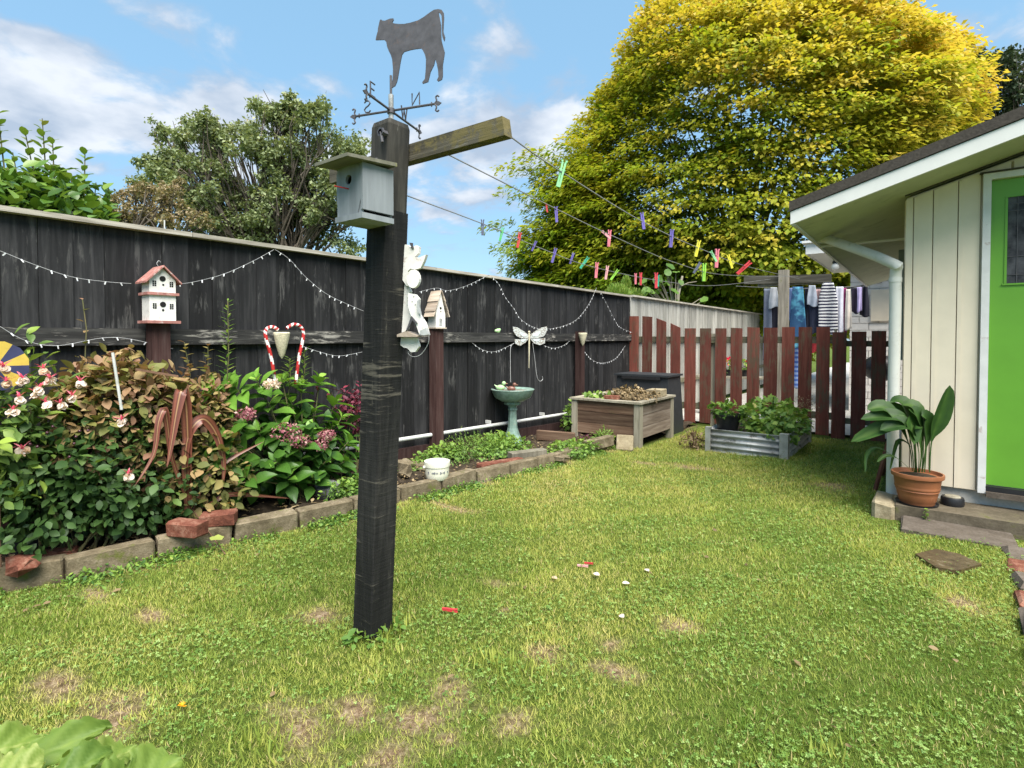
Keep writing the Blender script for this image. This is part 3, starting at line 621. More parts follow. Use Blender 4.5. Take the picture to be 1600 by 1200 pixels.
# ================================================================== CLOTHES POST
PB = G(582, 990); PB = Vector((PB.x, PB.y, 0)); ptop = aY(617, 197, PB.y+.02)
rp = thing('clothes_post', 'black sawn timber clothes line post in the lawn with lichen covered cross arm', 'clothes post', PB)
def lean(z): t_ = z/ptop.z; return lerp(PB.x, ptop.x, t_)
hw = .058; b = MB(); vs_ = []; fs_ = []; K = 15
for i in range(K+1):
    z = -.05+(ptop.z-.36+.05)*i/K; cx = lean(z); j = .0012
    for sx_, sy_ in ((-1, -1), (-.8, -1), (.93, -1), (1, -.93), (1, 1), (-1, 1)): vs_.append((cx+sx_*hw+random.uniform(-j, j), PB.y+sy_*hw+random.uniform(-j, j), z))
for i in range(K):
    for j in range(6): fs_.append((i*6+j, i*6+(j+1) % 6, (i+1)*6+(j+1) % 6, (i+1)*6+j))
b.add(vs_, fs_); b.obj('post_shaft', M['post_black'], rp)
za = ptop.z-.36; m1 = M['post_lichen']
M['post_top'] = wood('lichen_post_top', (.018, .017, .015), (.045, .042, .036), (.13, .12, .10), 2, 8, lichen=(.24, .18, .05), lcov=.62, wear=(.32, .31, .27), wcov=.6, bump=.9)
b = MB(); N8 = [(-1, -.85), (-.85, -1), (.85, -1), (1, -.85), (1, .85), (.85, 1), (-.85, 1), (-1, .85)]
for z, k in ((za+.0005, 1.0), (ptop.z-.02, 1.0), (ptop.z, .9)):
    b.v += [(lean(z)+a*hw*k, PB.y+c_*hw*k, z) for a, c_ in N8]
for i in range(2):
    for j in range(8): b.f.append((i*8+j, i*8+(j+1) % 8, (i+1)*8+(j+1) % 8, (i+1)*8+j)); b.mi.append(0)
b.f.append(tuple(16+j for j in range(8))); b.mi.append(0); b.obj('post_head', M['post_top'], rp)
ya = PB.y+hw+.022
AR = aY(789, 180, ya-.02); AR2 = aY(789, 211, ya-.02); AL = aY(521, 258, ya); AL2 = aY(521, 297, ya)
zt0 = AR.z; zb0 = AR2.z; xr = AR.x
b = MB(); b.hexa([(AL.x, ya-.022, zb0+.01), (xr, ya-.022, zb0), (xr, ya+.024, zb0), (AL.x, ya+.024, zb0+.01), (AL.x, ya-.022, zt0+.01), (xr-.012, ya-.022, zt0), (xr-.012, ya+.024, zt0), (AL.x, ya+.024, zt0+.01)])
b.obj('cross_arm', M['post_lichen'], rp)
q = aY(600, 208, PB.y-hw-.01); MB().tube([q+Vector((0, .03, 0)), q-Vector((0, .02, 0))], .012, 6).tube([q-Vector((0, .012, 0)), q-Vector((0, .02, 0))], .019, 6).obj('bolt', M['dark_iron'], rp)
q2 = aY(602, 216, PB.y-hw-.01); MB().tube([q+Vector((0, -.016, 0)), q2+Vector((.002, -.016, -.02))], .006, 6).obj('bolt', M['dark_iron'], rp)

# weathervane with calf
WC = Vector((lean(ptop.z), PB.y, ptop.z))
wv = thing('weathervane', 'dark iron weathervane with a flat calf silhouette on top of the clothes post', 'weathervane', WC)
azN = math.radians(71.8); dN = Vector((math.sin(azN), math.cos(azN), 0)); dW = Vector((math.sin(azN-pi/2), math.cos(azN-pi/2), 0))
nrmN = dW.copy()
hub = aP(618, 172, WC, nrmN); hz = hub.z
rodtop = aP(619.5, 128, WC, nrmN).z
MB().tube([(WC.x, WC.y, WC.z-.02), (WC.x, WC.y, aP(618, 147, WC, nrmN).z)], .0105, 8).obj('socket', M['zinc'], wv, smooth=True)
MB().tube([(WC.x, WC.y, WC.z), (WC.x, WC.y, rodtop+.03)], .005, 8).obj('rod', M['dark_iron'], wv, smooth=True)
MB().tube([(WC.x, WC.y, hz-.012), (WC.x, WC.y, hz+.008)], .016, 10).obj('hub', M['dark_iron'], wv, smooth=True)
H0 = Vector((WC.x, WC.y, hz))
def fleur(b, tip, d, side):
    # spear head with two curled side hooks
    u = Vector((0, 0, 1)) if side else Vector((0, 0, 1))
    b.plate([tip+d*0+u*.0, tip-d*.014+u*.009, tip-d*.03+u*.004, tip-d*.03-u*.004, tip-d*.014-u*.009], d.cross(u), .004)
    for sgn in (1, -1):
        b.tube(smooth_path([tip-d*.032, tip-d*.022+u*.012*sgn, tip-d*.026+u*.026*sgn, tip-d*.018+u*.031*sgn, tip-d*.012+u*.026*sgn], 3), .0035, 5)
    b.tube([tip-d*.045-u*.009, tip-d*.045+u*.009], .003, 5)
for d, nm, pxy in ((dN, 'north', (690, 163)), (-dN, 'south', (547, 183)), (dW, 'west', (660, 205)), (-dW, 'east', (567, 136))):
    dd = nrmN if abs(d.dot(dN)) > .5 else dN
    tip = aP(pxy[0], pxy[1], WC, dd); ln = (tip-H0).dot(d); ln = max(.12, min(.26, ln)); tip = H0+d*ln
    b = MB().tube([H0, tip-d*.03], .0048, 6); fleur(b, tip, d, False); b.obj('compass_arm', M['dark_iron'], wv)
def letter(txt, c, xd, h):
    S = {'N': [[(0, 0), (0, 1), (.7, 0), (.7, 1)]], 'E': [[(.6, 1), (0, 1), (0, 0), (.6, 0)], [(0, .5), (.5, .5)]], 'W': [[(0, 1), (.22, 0), (.45, .8), (.68, 0), (.9, 1)]],
         'S': [[(.62, .85), (.45, 1), (.15, .97), (.03, .77), (.2, .58), (.45, .45), (.62, .25), (.48, .03), (.15, 0), (0, .15)]]}[txt]
    b = MB()
    for st in S: b.tube([c+xd*(u-.35)*h+Vector((0, 0, v*h)) for u, v in st], .0032, 5)
    b.obj('compass_letter', M['dark_iron'], wv)
letter('N', H0+dN*.115+Vector((0, 0, .008)), -dN, .048); letter('S', H0-dN*.115+Vector((0, 0, .008)), -dN, .048)
letter('E', H0-dW*.13+Vector((0, 0, .005)), dW, .05); letter('W', H0+dW*.10+Vector((0, 0, .005)), dW, .05)
cow = [(495, 290), (500, 262), (510, 228), (512, 205), (525, 148), (533, 141), (545, 150), (565, 150), (572, 146), (600, 135), (622, 134), (624, 145), (615, 160), (625, 170), (660, 174), (700, 174), (745, 165), (800, 148), (840, 125), (880, 95), (915, 72), (945, 67), (970, 72), (985, 95), (987, 130), (984, 180), (982, 230), (990, 255), (995, 268), (990, 300), (982, 285), (975, 262), (972, 220), (973, 160), (970, 115), (957, 95), (948, 92), (955, 130), (965, 180), (966, 240), (968, 290), (978, 330), (992, 378), (988, 410), (978, 470), (978, 550), (972, 575), (945, 589), (936, 580), (948, 555), (945, 510), (935, 460), (925, 425), (915, 470), (890, 520), (878, 570), (872, 592), (835, 605), (830, 595), (850, 570), (856, 500), (858, 430), (850, 395), (835, 365), (822, 350), (780, 355), (740, 363), (700, 375), (685, 395), (675, 440), (665, 500), (655, 560), (648, 590), (635, 620), (610, 636), (602, 630), (612, 600), (618, 570), (620, 500), (614, 430), (605, 400), (590, 370), (578, 340), (572, 305), (555, 288), (525, 289)]
poly = [aP(480+a/4.615, c_/4.615, WC, nrmN) for a, c_ in cow]
MB().plate(poly, nrmN, .004).obj('calf_silhouette', M['dark_iron'], wv)

# grey box birdhouse on the post
y1_ = PB.y-hw-.002; bx1 = aY(615, 290, y1_).x-.011; y0_ = (bx1+.011)/(ray(567, 290).x/ray(567, 290).y); bx0 = aY(526, 300, y0_).x; bzb = aY(567, 331, y0_).z; bzt = aY(567, 252, y0_).z
bh = thing('grey_birdhouse', 'pale grey wooden nest box with flat mossy lid fixed high on the clothes post', 'birdhouse', ((bx0+bx1)/2, y1_, bzb))
cxh = (bx0+bx1)/2; rh = .019; zc_ = bzb+.135
# front with a real round hole
b = MB(); n = 16; ring = [(cxh+rh*math.cos(2*pi*j/n), zc_+rh*math.sin(2*pi*j/n)) for j in range(n)]
sq = []
for j in range(n):
    a_ = 2*pi*j/n; cx_, cz_ = math.cos(a_), math.sin(a_); t1 = ((bx1-bx0)/2)/abs(cx_) if abs(cx_) > 1e-6 else 9; t2 = ((bzt-zc_) if cz_ > 0 else (zc_-bzb))/abs(cz_) if abs(cz_) > 1e-6 else 9; tt = min(t1, t2); sq.append((cxh+cx_*tt, zc_+cz_*tt))
for yy in (y0_, y0_+.012): b.v += [(p_[0], yy, p_[1]) for p_ in sq]+[(p_[0], yy, p_[1]) for p_ in ring]
for j in range(n):
    k = (j+1) % n; b.f += [(j, k, n+k, n+j), (2*n+j, 3*n+j, 3*n+k, 2*n+k), (n+j, n+k, 3*n+k, 3*n+j)]; b.mi += [0]*3
for cxx in (bx0, bx1):
    for czz in (bzb, bzt):
        pass
b.box(bx0+.0005, bx0+.012, y0_+.0125, y1_, bzb, bzt)
b.box(bx0, bx1, y1_-.01, y1_, bzb, bzt); fo = b.obj('front_board', M['grey_birdhouse'], bh)
# corners of the front board that the ring mesh leaves open
b = MB()
for cxx, s_x in ((bx0, 1), (bx1, -1)):
    for czz, s_z in ((bzb, 1), (bzt, -1)):
        pts = [p_ for p_ in sq if abs(p_[0]-cxx) < .02 or abs(p_[1]-czz) < .02]
b.box(bx0, bx1, y0_+.0035, y0_+.0115, bzb, zc_-rh*1.05); b.box(bx0, bx1, y0_+.0035, y0_+.0115, zc_+rh*1.05, bzt); b.obj('front_backing', M['grey_birdhouse'], bh)
MB().box(bx1-.001, bx1+.011, y0_-.001, y1_-.001, bzb+.012, bzt+.0).obj('side_board', M['grey_birdhouse'], bh)
MB().box(bx0-.002, bx1+.014, y0_-.006, y1_-.0015, bzb-.022, bzb-.001).obj('floor_board', M['grey_birdhouse'], bh)
lx0 = aY(497, 262, y0_-.07).x; lx1 = bx1+.035
MB().hexa([(lx0, y0_-.085, bzt-.006), (lx1, y0_-.085, bzt-.006), (lx1, y1_-.002, bzt+.012), (lx0, y1_-.002, bzt+.012), (lx0, y0_-.085, bzt+.006), (lx1, y0_-.085, bzt+.006), (lx1, y1_-.002, bzt+.026), (lx0, y1_-.002, bzt+.026)]).obj('lid', M['grey_lid'], bh)
MB().tube([(cxh-.0, y0_+.004, zc_-.035), (cxh-.012, y0_-.055, zc_-.034)], .0028, 6).obj('perch', M['red'], bh)
MB().box(bx0+.012, bx1-.001, y0_+.06, y0_+.07, bzb, bzt).obj('dark_interior', M['hole'], bh)
MB().tube([(bx1-.03, y0_+.05, bzt+.022), (bx1+.01, y0_+.07, bzt+.026)], .006, 6).obj('hinge', M['dark_iron'], bh)

# white wooden cut-out ornament hung on the far side of the post
oc = aY(640, 460, PB.y+.07); on = Vector((.35, -.94, 0)).normalized()
orn = thing('wooden_ornament', 'white painted wooden cut-out ornament with spiky top and grey tipped arm hung on the post', 'garden ornament', oc)
def rp6(pts, pl): return [aP(560+a/4.445, 350+c_/4.445, pl, on) for a, c_ in pts]
o1 = oc.copy(); o2 = oc-on*-.02
MB().plate(rp6([(300, 150), (345, 145), (372, 165), (408, 150), (428, 160), (425, 205), (398, 232), (430, 235), (478, 214), (462, 260), (438, 308), (400, 318), (368, 312), (350, 330), (352, 400), (376, 440), (340, 430), (315, 390), (300, 300)], oc+on*.012), on, .02).obj('spiky_top', M['white_bird'], orn)
c0 = aP(560+388/4.445, 350+382/4.445, oc-on*-.018, on); e1 = on.cross(Vector((0, 0, 1))).normalized(); ue = Vector((0, 0, 1))
cc = [oc*0+aP(560+(385+44*math.cos(t_))/4.445, 350+(382+64*math.sin(t_))/4.445, oc+on*.035, on) for t_ in [2*pi*i/18 for i in range(18)]]
MB().plate(cc, on, .018).obj('round_disc', M['white_bird'], orn)
MB().plate(rp6([(300, 400), (345, 425), (368, 470), (345, 520), (345, 570), (372, 640), (345, 730), (330, 748), (290, 765), (285, 600)], oc), on, .02).obj('body_panel', M['white_bird'], orn)
MB().plate(rp6([(352, 480), (400, 490), (425, 520), (422, 590), (436, 640), (470, 690), (492, 770), (462, 772), (430, 765), (408, 700), (375, 645), (350, 565)], oc+on*.03), on, .02).obj('spotted_arm', M['white_bird'], orn)
MB().plate(rp6([(436, 740), (474, 722), (492, 768), (462, 774), (430, 766)], oc+on*.045), on, .02).obj('grey_tip', M['zinc'], orn)
MB().plate(rp6([(410, 535), (423, 525), (426, 580), (436, 630), (415, 610)], oc+on*.044), on, .012).obj('grey_patch', M['zinc'], orn)
MB().plate(rp6([(370, 640), (412, 690), (405, 694), (376, 668), (345, 735), (330, 745)], oc+on*.044), on, .006).obj('dark_outline', M['dark_iron'], orn)
MB().plate(rp6([(287, 768), (345, 745), (428, 775), (428, 784), (287, 784)], oc+on*.02), on, .05).obj('shelf', M['shingle'], orn)
MB().plate(rp6([(287, 788), (410, 788), (428, 850), (400, 888), (370, 890), (345, 862), (320, 858), (287, 835)], oc+on*.005), on, .015).obj('scalloped_skirt', M['white_bird'], orn)
MB().plate(rp6([(355, 130), (378, 132), (378, 148), (385, 170), (370, 165)], oc+on*.026), on, .006).obj('dark_top_mark', M['dark_iron'], orn)
for a, c_ in ((385, 505), (374, 540), (450, 660), (395, 560)): MB().ball(aP(560+a/4.445, 350+c_/4.445, oc+on*.04, on), .0025, 6, 4).obj('spot', M['dark_iron'], orn)
MB().tube(smooth_path(rp6([(490, 770), (485, 830), (440, 900), (390, 922), (350, 905), (345, 880)], oc), 4), .0012, 4).obj('hanging_wire', M['wire_light'], orn)
ch = aY(622, 560, PB.y+.09)
pk = MB().bar(aY(624, 540, PB.y+.09), aY(621, 586, PB.y+.09), .010, .008).obj('pink_stick', plain('pale_pink_plastic', (.55, .33, .36), .5), loc=aY(622, 560, PB.y+.09)); tag(pk, 'thin pale pink stick hanging below the white ornament', 'stick')

# ================================================================== FAR CLOTHES POST, LINES, PEGS
TY = 11.3; tp = aY(1225, 422, TY)
ft = thing('far_clothes_post', 'weathered grey clothes line post with dark cross arm beyond the red pickets', 'clothes post', (tp.x, TY, gz(TY)))
MB().box(tp.x-.085, tp.x+.085, TY-.06, TY+.06, gz(TY), tp.z).obj('post_shaft', M['tpost'], ft)
q0 = aY(1163, 432, TY+.09); q1 = aY(1299, 428, TY+.09); zl = aY(1225, 449, TY+.09).z
MB().hexa([(q0.x, TY+.062, q0.z-.15), (q1.x, TY+.062, q1.z-.15), (q1.x, TY+.11, q1.z-.15), (q0.x, TY+.11, q0.z-.15), (q0.x, TY+.062, q0.z), (q1.x, TY+.062, q1.z), (q1.x, TY+.11, q1.z), (q0.x, TY+.11, q0.z)]).obj('cross_arm', M['tarm'], ft)
MB().box(aY(1182, 440, TY).x, aY(1285, 440, TY).x, TY+.113, TY+.16, q0.z-.22, q0.z-.152).obj('brace', M['raw_post'], ft)
linesp = [([(790, 208), (870, 264), (1005, 347), (1093, 388), (1170, 417), (1250, 436)], xr-.02), ([(697, 240), (860, 322), (960, 370), (1060, 412), (1140, 430), (1247, 432)], None), ([(612, 297), (755, 350), (850, 390), (930, 418), (1040, 440), (1120, 446), (1204, 436)], None)]
LN = []
for k, (pp, _) in enumerate(linesp):
    zA = zb0+.012; ps = []
    A = aY(pp[0][0], pp[0][1], ya+.02); A = Vector((A.x, ya+.01, A.z)); 
    B = aY(pp[-1][0], pp[-1][1], TY+.06)
    for (a, c_) in pp:
        # point on the vertical plane through both ends
        nrm_ = Vector((B.y-A.y, -(B.x-A.x), 0)).normalized(); ps.append(aP(a, c_, A, nrm_))
    LN.append((ps, A, nrm_))
    sp = smooth_path(ps, 6)
    o = MB().tube(sp, .0028 if k else .003, 5).obj('clothes_line', M['rope'], loc=A)
    tag(o, ['wire clothes line from the tip of the cross arm to the far post', 'middle wire clothes line, between the outer two', 'lowest wire clothes line, running just above the fence top'][k], 'clothes line', 'clothes lines between the two posts')
PEGC = {'green': (.10, .42, .12), 'mint': (.22, .52, .25), 'purple': (.13, .10, .36), 'red': (.5, .04, .05), 'pink': (.62, .16, .20), 'rose': (.66, .32, .33), 'yellow': (.62, .55, .04), 'lime': (.24, .5, .05), 'slate': (.09, .10, .16), 'teal': (.03, .33, .22)}
PEGM = {}
def pegmesh(c, folded=False):
    if (c, folded) in PEGM: return PEGM[(c, folded)]
    if ('m', c) not in PEGM: PEGM[('m', c)] = plain(c+'_peg_plastic', PEGC[c], .45, .4)
    b = MB(); s = .5 if folded else 1
    for sg in (-1, 1):
        b.hexa([(sg*.0035-.0035, -.0055, -.052*s), (sg*.0035+.0035, -.0055, -.052*s), (sg*.0035+.0035, .0055, -.052*s), (sg*.0035-.0035, .0055, -.052*s), (sg*.005-.003, -.0055, .03), (sg*.005+.003, -.0055, .03), (sg*.005+.003, .0055, .03), (sg*.005-.003, .0055, .03)])
        b.box(sg*.007-.003, sg*.007+.003, -.006, .006, .0302, .036)
    b.tube([(-.010, 0, .004), (.010, 0, .004)], .0035, 6)
    PEGM[(c, folded)] = b.mesh('clothes_peg', PEGM[('m', c)]); return PEGM[(c, folded)]
pegs = [(0, 878, 268, 'mint', 14, 2.2, 'large mint green peg nearest the cross arm on the upper line'), (0, 1004, 343, 'purple', -8, 1.35, 'pale purple peg on the upper line left of another purple peg'), (0, 1049, 370, 'purple', 4, 1.5, 'purple peg midway along the upper line right of the pale one'),
        (0, 1090, 386, 'yellow', 12, 1.35, 'yellow peg first after the two purple ones on the upper line'), (0, 1114, 399, 'mint', -30, 1.2, 'small green peg leaning against a pink peg on the upper line'), (0, 1120, 401, 'pink', 3, 1.6, 'pink peg beside the small leaning green peg on the upper line'),
        (0, 1140, 407, 'yellow', -18, 1.3, 'thin yellow peg leaning left on the upper line'), (0, 1164, 417, 'red', 48, 1.5, 'red peg tilted steeply, farthest along the upper line'),
        (1, 854, 324, 'red', -10, .9, 'short red peg on the middle line nearest the camera'), (1, 869, 333, 'purple', -4, 1.4, 'pale violet peg beside the short red one on the middle line'), (1, 946, 366, 'rose', -48, 1.0, 'pale pink peg crossing another pink peg on the middle line'),
        (1, 952, 370, 'pink', 4, 1.6, 'pink peg hanging upright at the crossed pair on the middle line'), (1, 1090, 417, 'slate', 32, 1.3, 'dark slate peg leaning right on the middle line'), (1, 1100, 423, 'lime', 2, 1.7, 'bright lime peg hanging upright on the middle line'),
        (2, 754, 353, 'slate', 0, 1.15, 'dark slate peg first on the lowest line against the sky'), (2, 784, 364, 'green', 14, 1.1, 'green peg second on the lowest line against the sky'), (2, 811, 373, 'red', 10, 1.15, 'red peg on the lowest line where the tree begins'),
        (2, 835, 383, 'purple', 24, 1.2, 'purple peg leaning right just after the red one on the lowest line'), (2, 866, 397, 'purple', 15, 1.35, 'deeper purple peg, middle of three on the lowest line'), (2, 894, 402, 'purple', 18, 1.0, 'smallest purple peg before the teal one on the lowest line'),
        (2, 914, 409, 'teal', 36, 1.1, 'teal green peg tilted on the lowest line'), (2, 932, 420, 'pink', 4, 1.4, 'pink peg on the lowest line right of the teal peg'), (2, 948, 424, 'rose', 8, 1.1, 'small rose peg between the pink and lime pegs on the lowest line'),
        (2, 961, 428, 'lime', 36, 1.3, 'lime green peg tilted beside the conifer tips on the lowest line'), (2, 993, 434, 'pink', 0, 1.2, 'pink peg, left one of a pair above the fence end'), (2, 1001, 434, 'red', 0, 1.3, 'deep pink-red peg, right one of a pair above the fence end'),
        (2, 1025, 436, 'red', 0, 1.4, 'red peg beside a teal one in front of the big leaves'), (2, 1028, 437, 'teal', 0, 1.0, 'teal peg half hidden behind a red one by the big leaves')]
view = Vector((_fw.x, _fw.y, 0)).normalized()
for k, a, c_, colr, ang, sc_, lab in pegs:
    ps, A, nr = LN[k]; p = aP(a, c_, A, nr); d_ = (p-CAM).dot(_fw)
    want = {2.2: 42, 1.35: 26, 1.5: 28, 1.2: 19, 1.6: 29, 1.3: 22, .9: 15, 1.4: 27, 1.0: 20, 1.7: 31, 1.15: 27, 1.1: 24}.get(sc_, 24)*(.9 if k else 1)
    size = want/FPX*d_/.088; size = min(size, 2.4)
    o = put(pegmesh(colr), 'clothes_peg'); o.location = p; yw = math.atan2(view.y, view.x)-pi/2
    o.rotation_euler = Matrix.Rotation(yw, 4, 'Z').to_3x3().to_4x4().to_euler() if ang == 0 else (Matrix.Rotation(yw, 4, 'Z') @ Matrix.Rotation(math.radians(ang), 4, 'Y')).to_euler()
    o.scale = (size, size, size); tag(o, lab, 'clothes peg', 'clothes pegs on the lines')

# ================================================================== RED PICKET FENCE
pkY = 8.92
pf = thing('picket_fence', 'faded red picket fence with gate at the far end of the lawn', 'fence', (-2, pkY, gz(pkY)))
lefts = [984, 1004, 1026, 1048, 1070, 1094, 1118, 1142, 1168, 1194, 1222, 1248, 1276, 1301, 1331, 1362]
rights = [998, 1019, 1041, 1063, 1087, 1111, 1135, 1160, 1187, 1215, 1242, 1269, 1297, 1323, 1354, 1385]
tops = [(494, 494), (494, 495), (497, 503), (505, 512), (513, 513), (513, 513), (513, 513), (512, 513), (511, 512), (512, 512), (511, 511), (511, 511), (511, 511), (519, 519), (518, 518), (517, 517)]
for i, (a, c_, tt) in enumerate(zip(lefts, rights, tops)):
    p0 = aY(a, tt[0], pkY-.01); p1 = aY(c_, tt[1], pkY-.01); zb = gz(pkY)+(.03 if i < 13 else .0)+random.uniform(0, .03); tl_ = random.uniform(-.004, .006)
    MB().hexa([(p0.x+tl_, pkY-.02, zb), (p1.x+tl_, pkY-.02, zb), (p1.x+tl_, pkY, zb), (p0.x+tl_, pkY, zb), (p0.x, pkY-.02, p0.z), (p1.x, pkY-.02, p1.z), (p1.x, pkY, p1.z), (p0.x, pkY, p0.z)]).obj('picket', M['picket'], pf)
MB().box(-4.14, -1.06, pkY+.002, pkY+.05, 1.21, 1.31).obj('rail', M['picket_rail'], pf); MB().box(-4.14, -1.06, pkY+.002, pkY+.05, .12, .22).obj('rail', M['picket_rail'], pf)
MB().box(-1.03, -.36, pkY+.002, pkY+.04, 1.17, 1.25).obj('gate_rail', M['picket_rail'], pf); MB().box(-1.03, -.36, pkY+.002, pkY+.04, .08, .16).obj('gate_rail', M['picket_rail'], pf)
MB().box(-1.06, -1.035, pkY+.002, pkY+.10, gz(9), 1.42).obj('gate_post', M['raw_post'], pf); MB().box(-2.80, -2.70, pkY+.052, pkY+.14, gz(9), 1.36).obj('fence_post', M['raw_post'], pf)

# ================================================================== HOUSE
HY = 5.2; HX = aY(1410, 560, HY).x
hs = thing('house', 'cream weatherboard house end with low gable roof and lime green door', 'house', (HX, HY, 0))
slope = .30; XE = aY(1235, 340, HY-.5).x; RX = 2.6; YB = 11.2; HYf = HY-.5
zw_t = aY(1234, 331, HYf).z; zw_b = aY(1234, 351, HYf).z; zd_t = aY(1233, 315.6, HYf).z; slope = (aY(1600, 210, HYf).z-zw_b)/(aY(1600, 210, HYf).x-XE)
def rz_(x, base): return base+slope*(min(x, 2*RX-x)-XE)
# wall body: side wall and gable backing
def gable(b, x0, x1, y0, y1, z0, ztop):
    n = 2*6; xs = [x0+(x1-x0)*i/12 for i in range(13)]
    poly = [(x0, z0), (x1, z0), (x1, ztop(x1)), (RX, ztop(RX)), (x0, ztop(x0))]
    b.add([(x_, y0, z_) for x_, z_ in poly]+[(x_, y1, z_) for x_, z_ in poly], [(0, 1, 2, 3, 4), (9, 8, 7, 6, 5)]+[(i, 5+i, 5+(i+1) % 5, (i+1) % 5) for i in range(5)])
b = MB(); gable(b, HX+.01, 2*RX-HX-.01, HY+.022, YB-.5, .17, lambda x_: rz_(x_, zw_b-.02)); b.obj('wall', M['cream'], hs)
MB().box(HX+.03, 2*RX-HX-.03, HY+.03, YB-.52, -.15, .168).obj('plinth', M['plinth'], hs)
# vertical boards, each its own
def cladding(x0, x1, z0, top=None):
    b = MB(); zt = [top if top else rz_(x_, zw_b-.035) for x_ in (x0, x1)]; c_ = .008
    b.add([(x0, HY+.02, z0), (x0+c_, HY, z0), (x1-c_, HY, z0), (x1, HY+.02, z0), (x0, HY+.02, zt[0]), (x0+c_, HY, zt[0]), (x1-c_, HY, zt[1]), (x1, HY+.02, zt[1])], [(0, 1, 5, 4), (1, 2, 6, 5), (2, 3, 7, 6), (0, 4, 7, 3), (4, 5, 6, 7), (0, 3, 2, 1)])
    b.obj('wall_board', M['cream'], hs)
zb_ = aY(1480, 760, HY).z; f0 = aY(1532, 500, HY).x
edges = [HX, aY(1426.5, 500, HY).x, aY(1457, 500, HY).x, aY(1496, 500, HY).x, f0-.004]
for a, c_ in zip(edges[:-1], edges[1:]): cladding(a, c_-.0025, zb_)
for a in edges[1:4]: MB().box(a-.0035, a+.022, HY-.004, HY+.012, zb_, rz_(a, zw_b-.04)).obj('cover_batten', M['cream'], hs)
f1 = f0+.92; DT = aY(1532, 274, HY).z; DB = aY(1524, 751, HY).z
x_ = f1+.01
while x_ < 2*RX-HX-.1: cladding(x_, x_+.156, zb_); x_ += .16
x_ = f0-.004
while x_ < f1+.005: cladding(x_, x_+.156, DT+.012); x_ += .16
# door and frame
dfr = MB().box(f0, f0+.045, HY-.028, HY+.05, zb_-.01, DT).box(f1-.045, f1, HY-.028, HY+.05, zb_-.01, DT).box(f0+.0455, f1-.0455, HY-.028, HY+.05, DT-.045, DT).obj('door_frame', M['white_worn'], hs)
MB().box(f0-.02, f1+.02, HY-.045, HY, DT+.001, DT+.011).obj('drip_cap', M['roof'], hs)
MB().box(f0+.0455, f1-.0455, HY-.03, HY+.05, zb_+.01, zb_+.045).obj('door_sill', M['black_rubber'], hs); MB().box(f0+.045, f1-.045, HY-.05, HY+.02, zb_-.03, zb_+.008).obj('door_sill', M['slab'], hs)
dx0, dx1, dz0, dz1 = f0+.047, f1-.047, zb_+.05, DT-.048
wx0 = aY(1571, 370, HY+.012).x; wx1 = dx1-(wx0-dx0); wz0 = aY(1571, 443, HY+.012).z; wz1 = aY(1571, 309, HY+.012).z
b = MB().box(dx0, wx0, HY+.012, HY+.046, dz0, dz1).box(wx1, dx1, HY+.012, HY+.046, dz0, dz1).box(wx0, wx1, HY+.012, HY+.046, dz0, wz0).box(wx0, wx1, HY+.012, HY+.046, wz1, dz1)
dr = b.obj('door', M['green_door'], hs)
b = MB(); b.box(wx0-.004, wx0+.010, HY+.006, HY+.03, wz0, wz1).box(wx1-.01, wx1+.004, HY+.006, HY+.03, wz0, wz1).box(wx0-.014, wx1+.014, HY+.002, HY+.03, wz0-.012, wz0-.001).box(wx0, wx1, HY+.006, HY+.03, wz1+.001, wz1+.01); b.obj('glazing_bead', M['green_door'], dr)
MB().box(wx0+.0105, wx1-.0105, HY+.0155, HY+.0205, wz0, wz1).obj('glass', M['glass'], dr)
b = MB()
for q in (.06, .12, .30, .39): b.box(wx0+q, wx0+q+.005, HY+.011, HY+.015, wz0+(.3 if q == .12 else 0), wz1)
for q in (.05, .10, .42, .55): b.box(wx0+.011, wx1-.011, HY+.0112, HY+.0148, wz1-q, wz1-q+.005)
b.obj('lead_strip', M['dark_iron'], dr)
MB().tube([(dx1-.06, HY-.04, 1.05), (dx1-.06, HY+.02, 1.05)], .012, 8).ball((dx1-.06, HY-.05, 1.05), .027).obj('handle', M['zinc'], dr, smooth=True)
# roof: sheet, barge boards, soffit, fascia, gutter
def slab(b, y0, y1, zb2, zt2, xa=XE):
    for s_ in (1, -1):
        X = lambda q: q if s_ > 0 else 2*RX-q
        a = [(X(xa), zb2), (X(RX), zb2+slope*(RX-xa)), (X(RX), zt2+slope*(RX-xa)), (X(xa), zt2)]
        vs_ = [(p_[0], y0, p_[1]) for p_ in a]+[(p_[0], y1, p_[1]) for p_ in a]
        fs_ = [(0, 1, 2, 3), (7, 6, 5, 4), (0, 4, 5, 1), (1, 5, 6, 2), (2, 6, 7, 3), (3, 7, 4, 0)]
        if s_ < 0: fs_ = [tuple(reversed(f)) for f in fs_]
        b.add(vs_, fs_)
b = MB(); slab(b, HYf, HYf+.03, zw_b, zw_t); b.obj('barge_board', M['white'], hs)
b = MB(); slab(b, YB-.03, YB, zw_b, zw_t); b.obj('barge_board', M['white'], hs)
b = MB(); slab(b, HYf-.012, YB+.012, zw_t+.003, zd_t, XE-.008); b.obj('roof', M['roof'], hs)
b = MB(); slab(b, HYf+.031, YB-.031, zw_b+.012, zw_b+.03, XE+.03); b.obj('soffit', M['soffit'], hs)
MB().box(XE+.005, XE+.03, HYf+.032, YB-.032, zw_b-.005, zw_t).obj('fascia', M['white'], hs)
gb = MB(); prof = [(-.055, .0), (-.055, -.04), (-.035, -.065), (-.005, -.07), (.0, -.0)]
vs_ = [(XE+.003+a, y_, zw_b+.075+c_) for y_ in (HYf+.04, YB-.05) for a, c_ in prof]
gb.add(vs_, [(i, i+1, 6+i, 5+i) for i in range(4)]+[(0, 1, 2, 3, 4), (9, 8, 7, 6, 5)]); 
